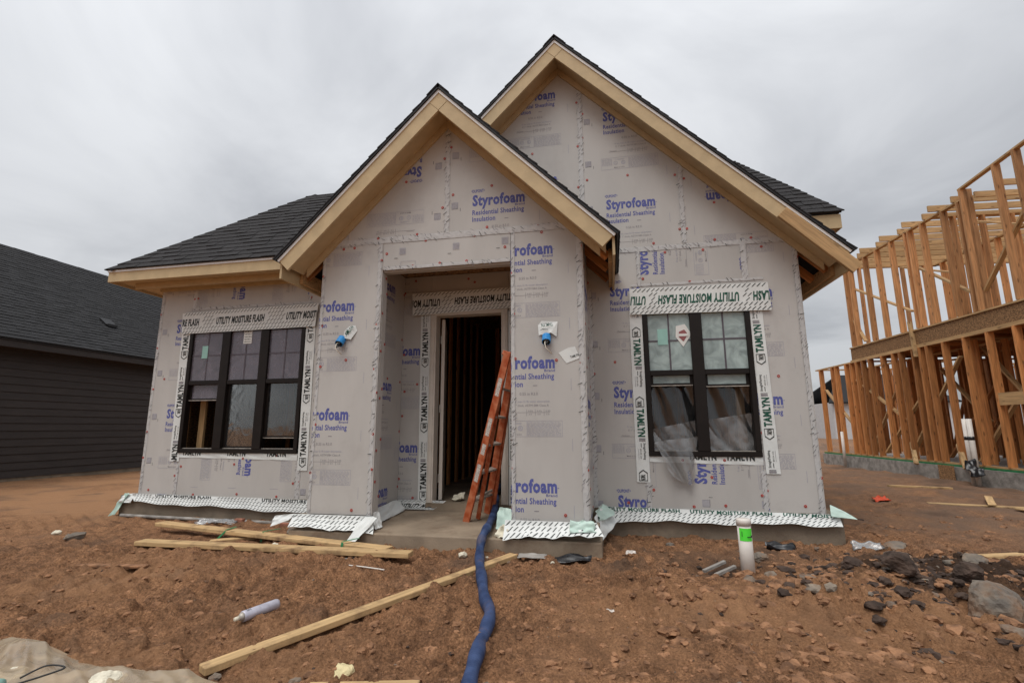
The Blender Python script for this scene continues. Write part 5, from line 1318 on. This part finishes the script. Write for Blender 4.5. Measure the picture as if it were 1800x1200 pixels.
# braces
for (s0, z0, s1, z1, p) in ((6.95, 2.1, 5.5, 0.9, 0.12), (6.6, 0.3, 5.2, 1.9, 1.2), (5.2, 2.3, 3.4, 1.2, 0.12), (4.2, 0.2, 2.2, 1.9, 0.14), (3.1, 0.3, 1.2, 2.4, 0.14), (2.9, 2.3, 1.7, 1.0, 0.9), (1.6, 0.15, 0.2, 1.7, 0.5), (1.2, 2.6, 0.3, 1.4, 0.6), (0.2, 0.2, -1.2, 1.9, 0.3), (4.8, 5.0, 2.4, 3.7, 0.12), (2.3, 4.9, 0.5, 3.6, 0.14), (4.85, 4.0, 4.4, 3.3, 0.10), (0.4, 3.5, -1.0, 5.0, 0.14), (3.9, 5.3, 2.2, 4.6, 1.0), (1.0, 5.4, -0.4, 4.7, 0.8)):
    FB('brace', at2(s0, p, z0), at2(s1, p, z1), 0.04, 0.09, 'pine', up=P2)
for i in range(10):
    s = rr.uniform(-1, 6.5); p = rr.uniform(1, 7); FB('brace', at2(s, p, 0.15), at2(s-rr.uniform(0.8, 1.6), p+0.2, rr.uniform(1.6, 2.5)), 0.04, 0.09, 'stud', up=P2)
FB('header', at2(0.26, 0.0, 1.42), at2(-0.35, 0.0, 1.42), 0.04, 0.24, 'pine')
FB('nailed_block', at2(2.32, -0.05, 3.42), at2(2.26, -0.05, 2.55), 0.04, 0.09, 'pine_pale', up=P2)
for (s, z0) in ((2.6, 0.05), (1.1, 0.05)): FB('kicker', at2(s+0.5, 0.1, 0.5), at2(s, -0.18, 0.02), 0.04, 0.09, 'pine_pale', up=P2)
keep(prism('brown_board', [tuple(at2(1.55, -0.10, -0.32)), tuple(at2(2.0, -0.10, -0.32)), tuple(at2(2.0, -0.10, 0.05)), tuple(at2(1.55, -0.10, 0.05))], tuple(-P2*0.02), 'osb'), fh)
for i, (s, z1, r, lab) in enumerate(((0.98, 1.05, 0.045, 'left of two white drain pipes strapped together at the timber frame'), (0.86, 1.05, 0.045, 'right of two white drain pipes strapped together at the timber frame'), (5.75, 0.75, 0.04, 'single thin white pipe at the far end of the timber frame'))):
    a = at2(s, -0.16, -0.30); b = at2(s, -0.16, z1); o = MB().tube([a, b], r, 14).build('drain_pipe', 'pvc', None, True); tag(o, lab, 'pipe', 'white pipes by the timber frame')
    if i < 2:
        q = MB().tube([at2(s, -0.16, 0.62), at2(s, -0.16, 0.69)], r+0.004, 14).build('strap_band', 'black_plastic', None, True); q.parent = o
scrap('black_sheet', float(at2(0.75, -0.3, 0).x), float(at2(0.75, -0.3, 0).y), 0.12, 0.12, 'black_plastic', 'black plastic wrapped round the foot of the twin white pipes', 'plastic', 0.3, 0.04, z=-0.1)

# far houses glimpsed through the frame
for i, (x, y, wd, lab) in enumerate(((15.5, 60, 9, 'distant pale house with dark roof seen through the timber frame'), (26, 52, 10, 'distant grey house further right behind the timber frame'))):
    e = empty('distant_house', (x, y, 0)); tag(e, lab, 'house')
    keep(box('wall', x-wd/2, x+wd/2, y, y+9, -0.5, 3.2, 'far_wall'), e)
    keep(prism('roof', [(x-wd/2-0.5, y-0.4, 3.2), (x+wd/2+0.5, y-0.4, 3.2), (x+wd/2-2.5, y+4.5, 6.2), (x-wd/2+2.5, y+4.5, 6.2)], (0, 0, -0.15), 'shingle_far'), e)
    keep(prism('roof', [(x-wd/2-0.5, y+9.4, 3.2), (x-wd/2+2.5, y+4.5, 6.2), (x+wd/2-2.5, y+4.5, 6.2), (x+wd/2+0.5, y+9.4, 3.2)], (0, 0, -0.15), 'shingle_far'), e)
    for wx in (-2.5, 0.2, 2.6):
        wq = keep(box('window', x+wx-0.5, x+wx+0.5, y-0.03, y+0.02, 0.9, 2.3, 'frame_black'), e)

SC.render.engine = 'CYCLES'
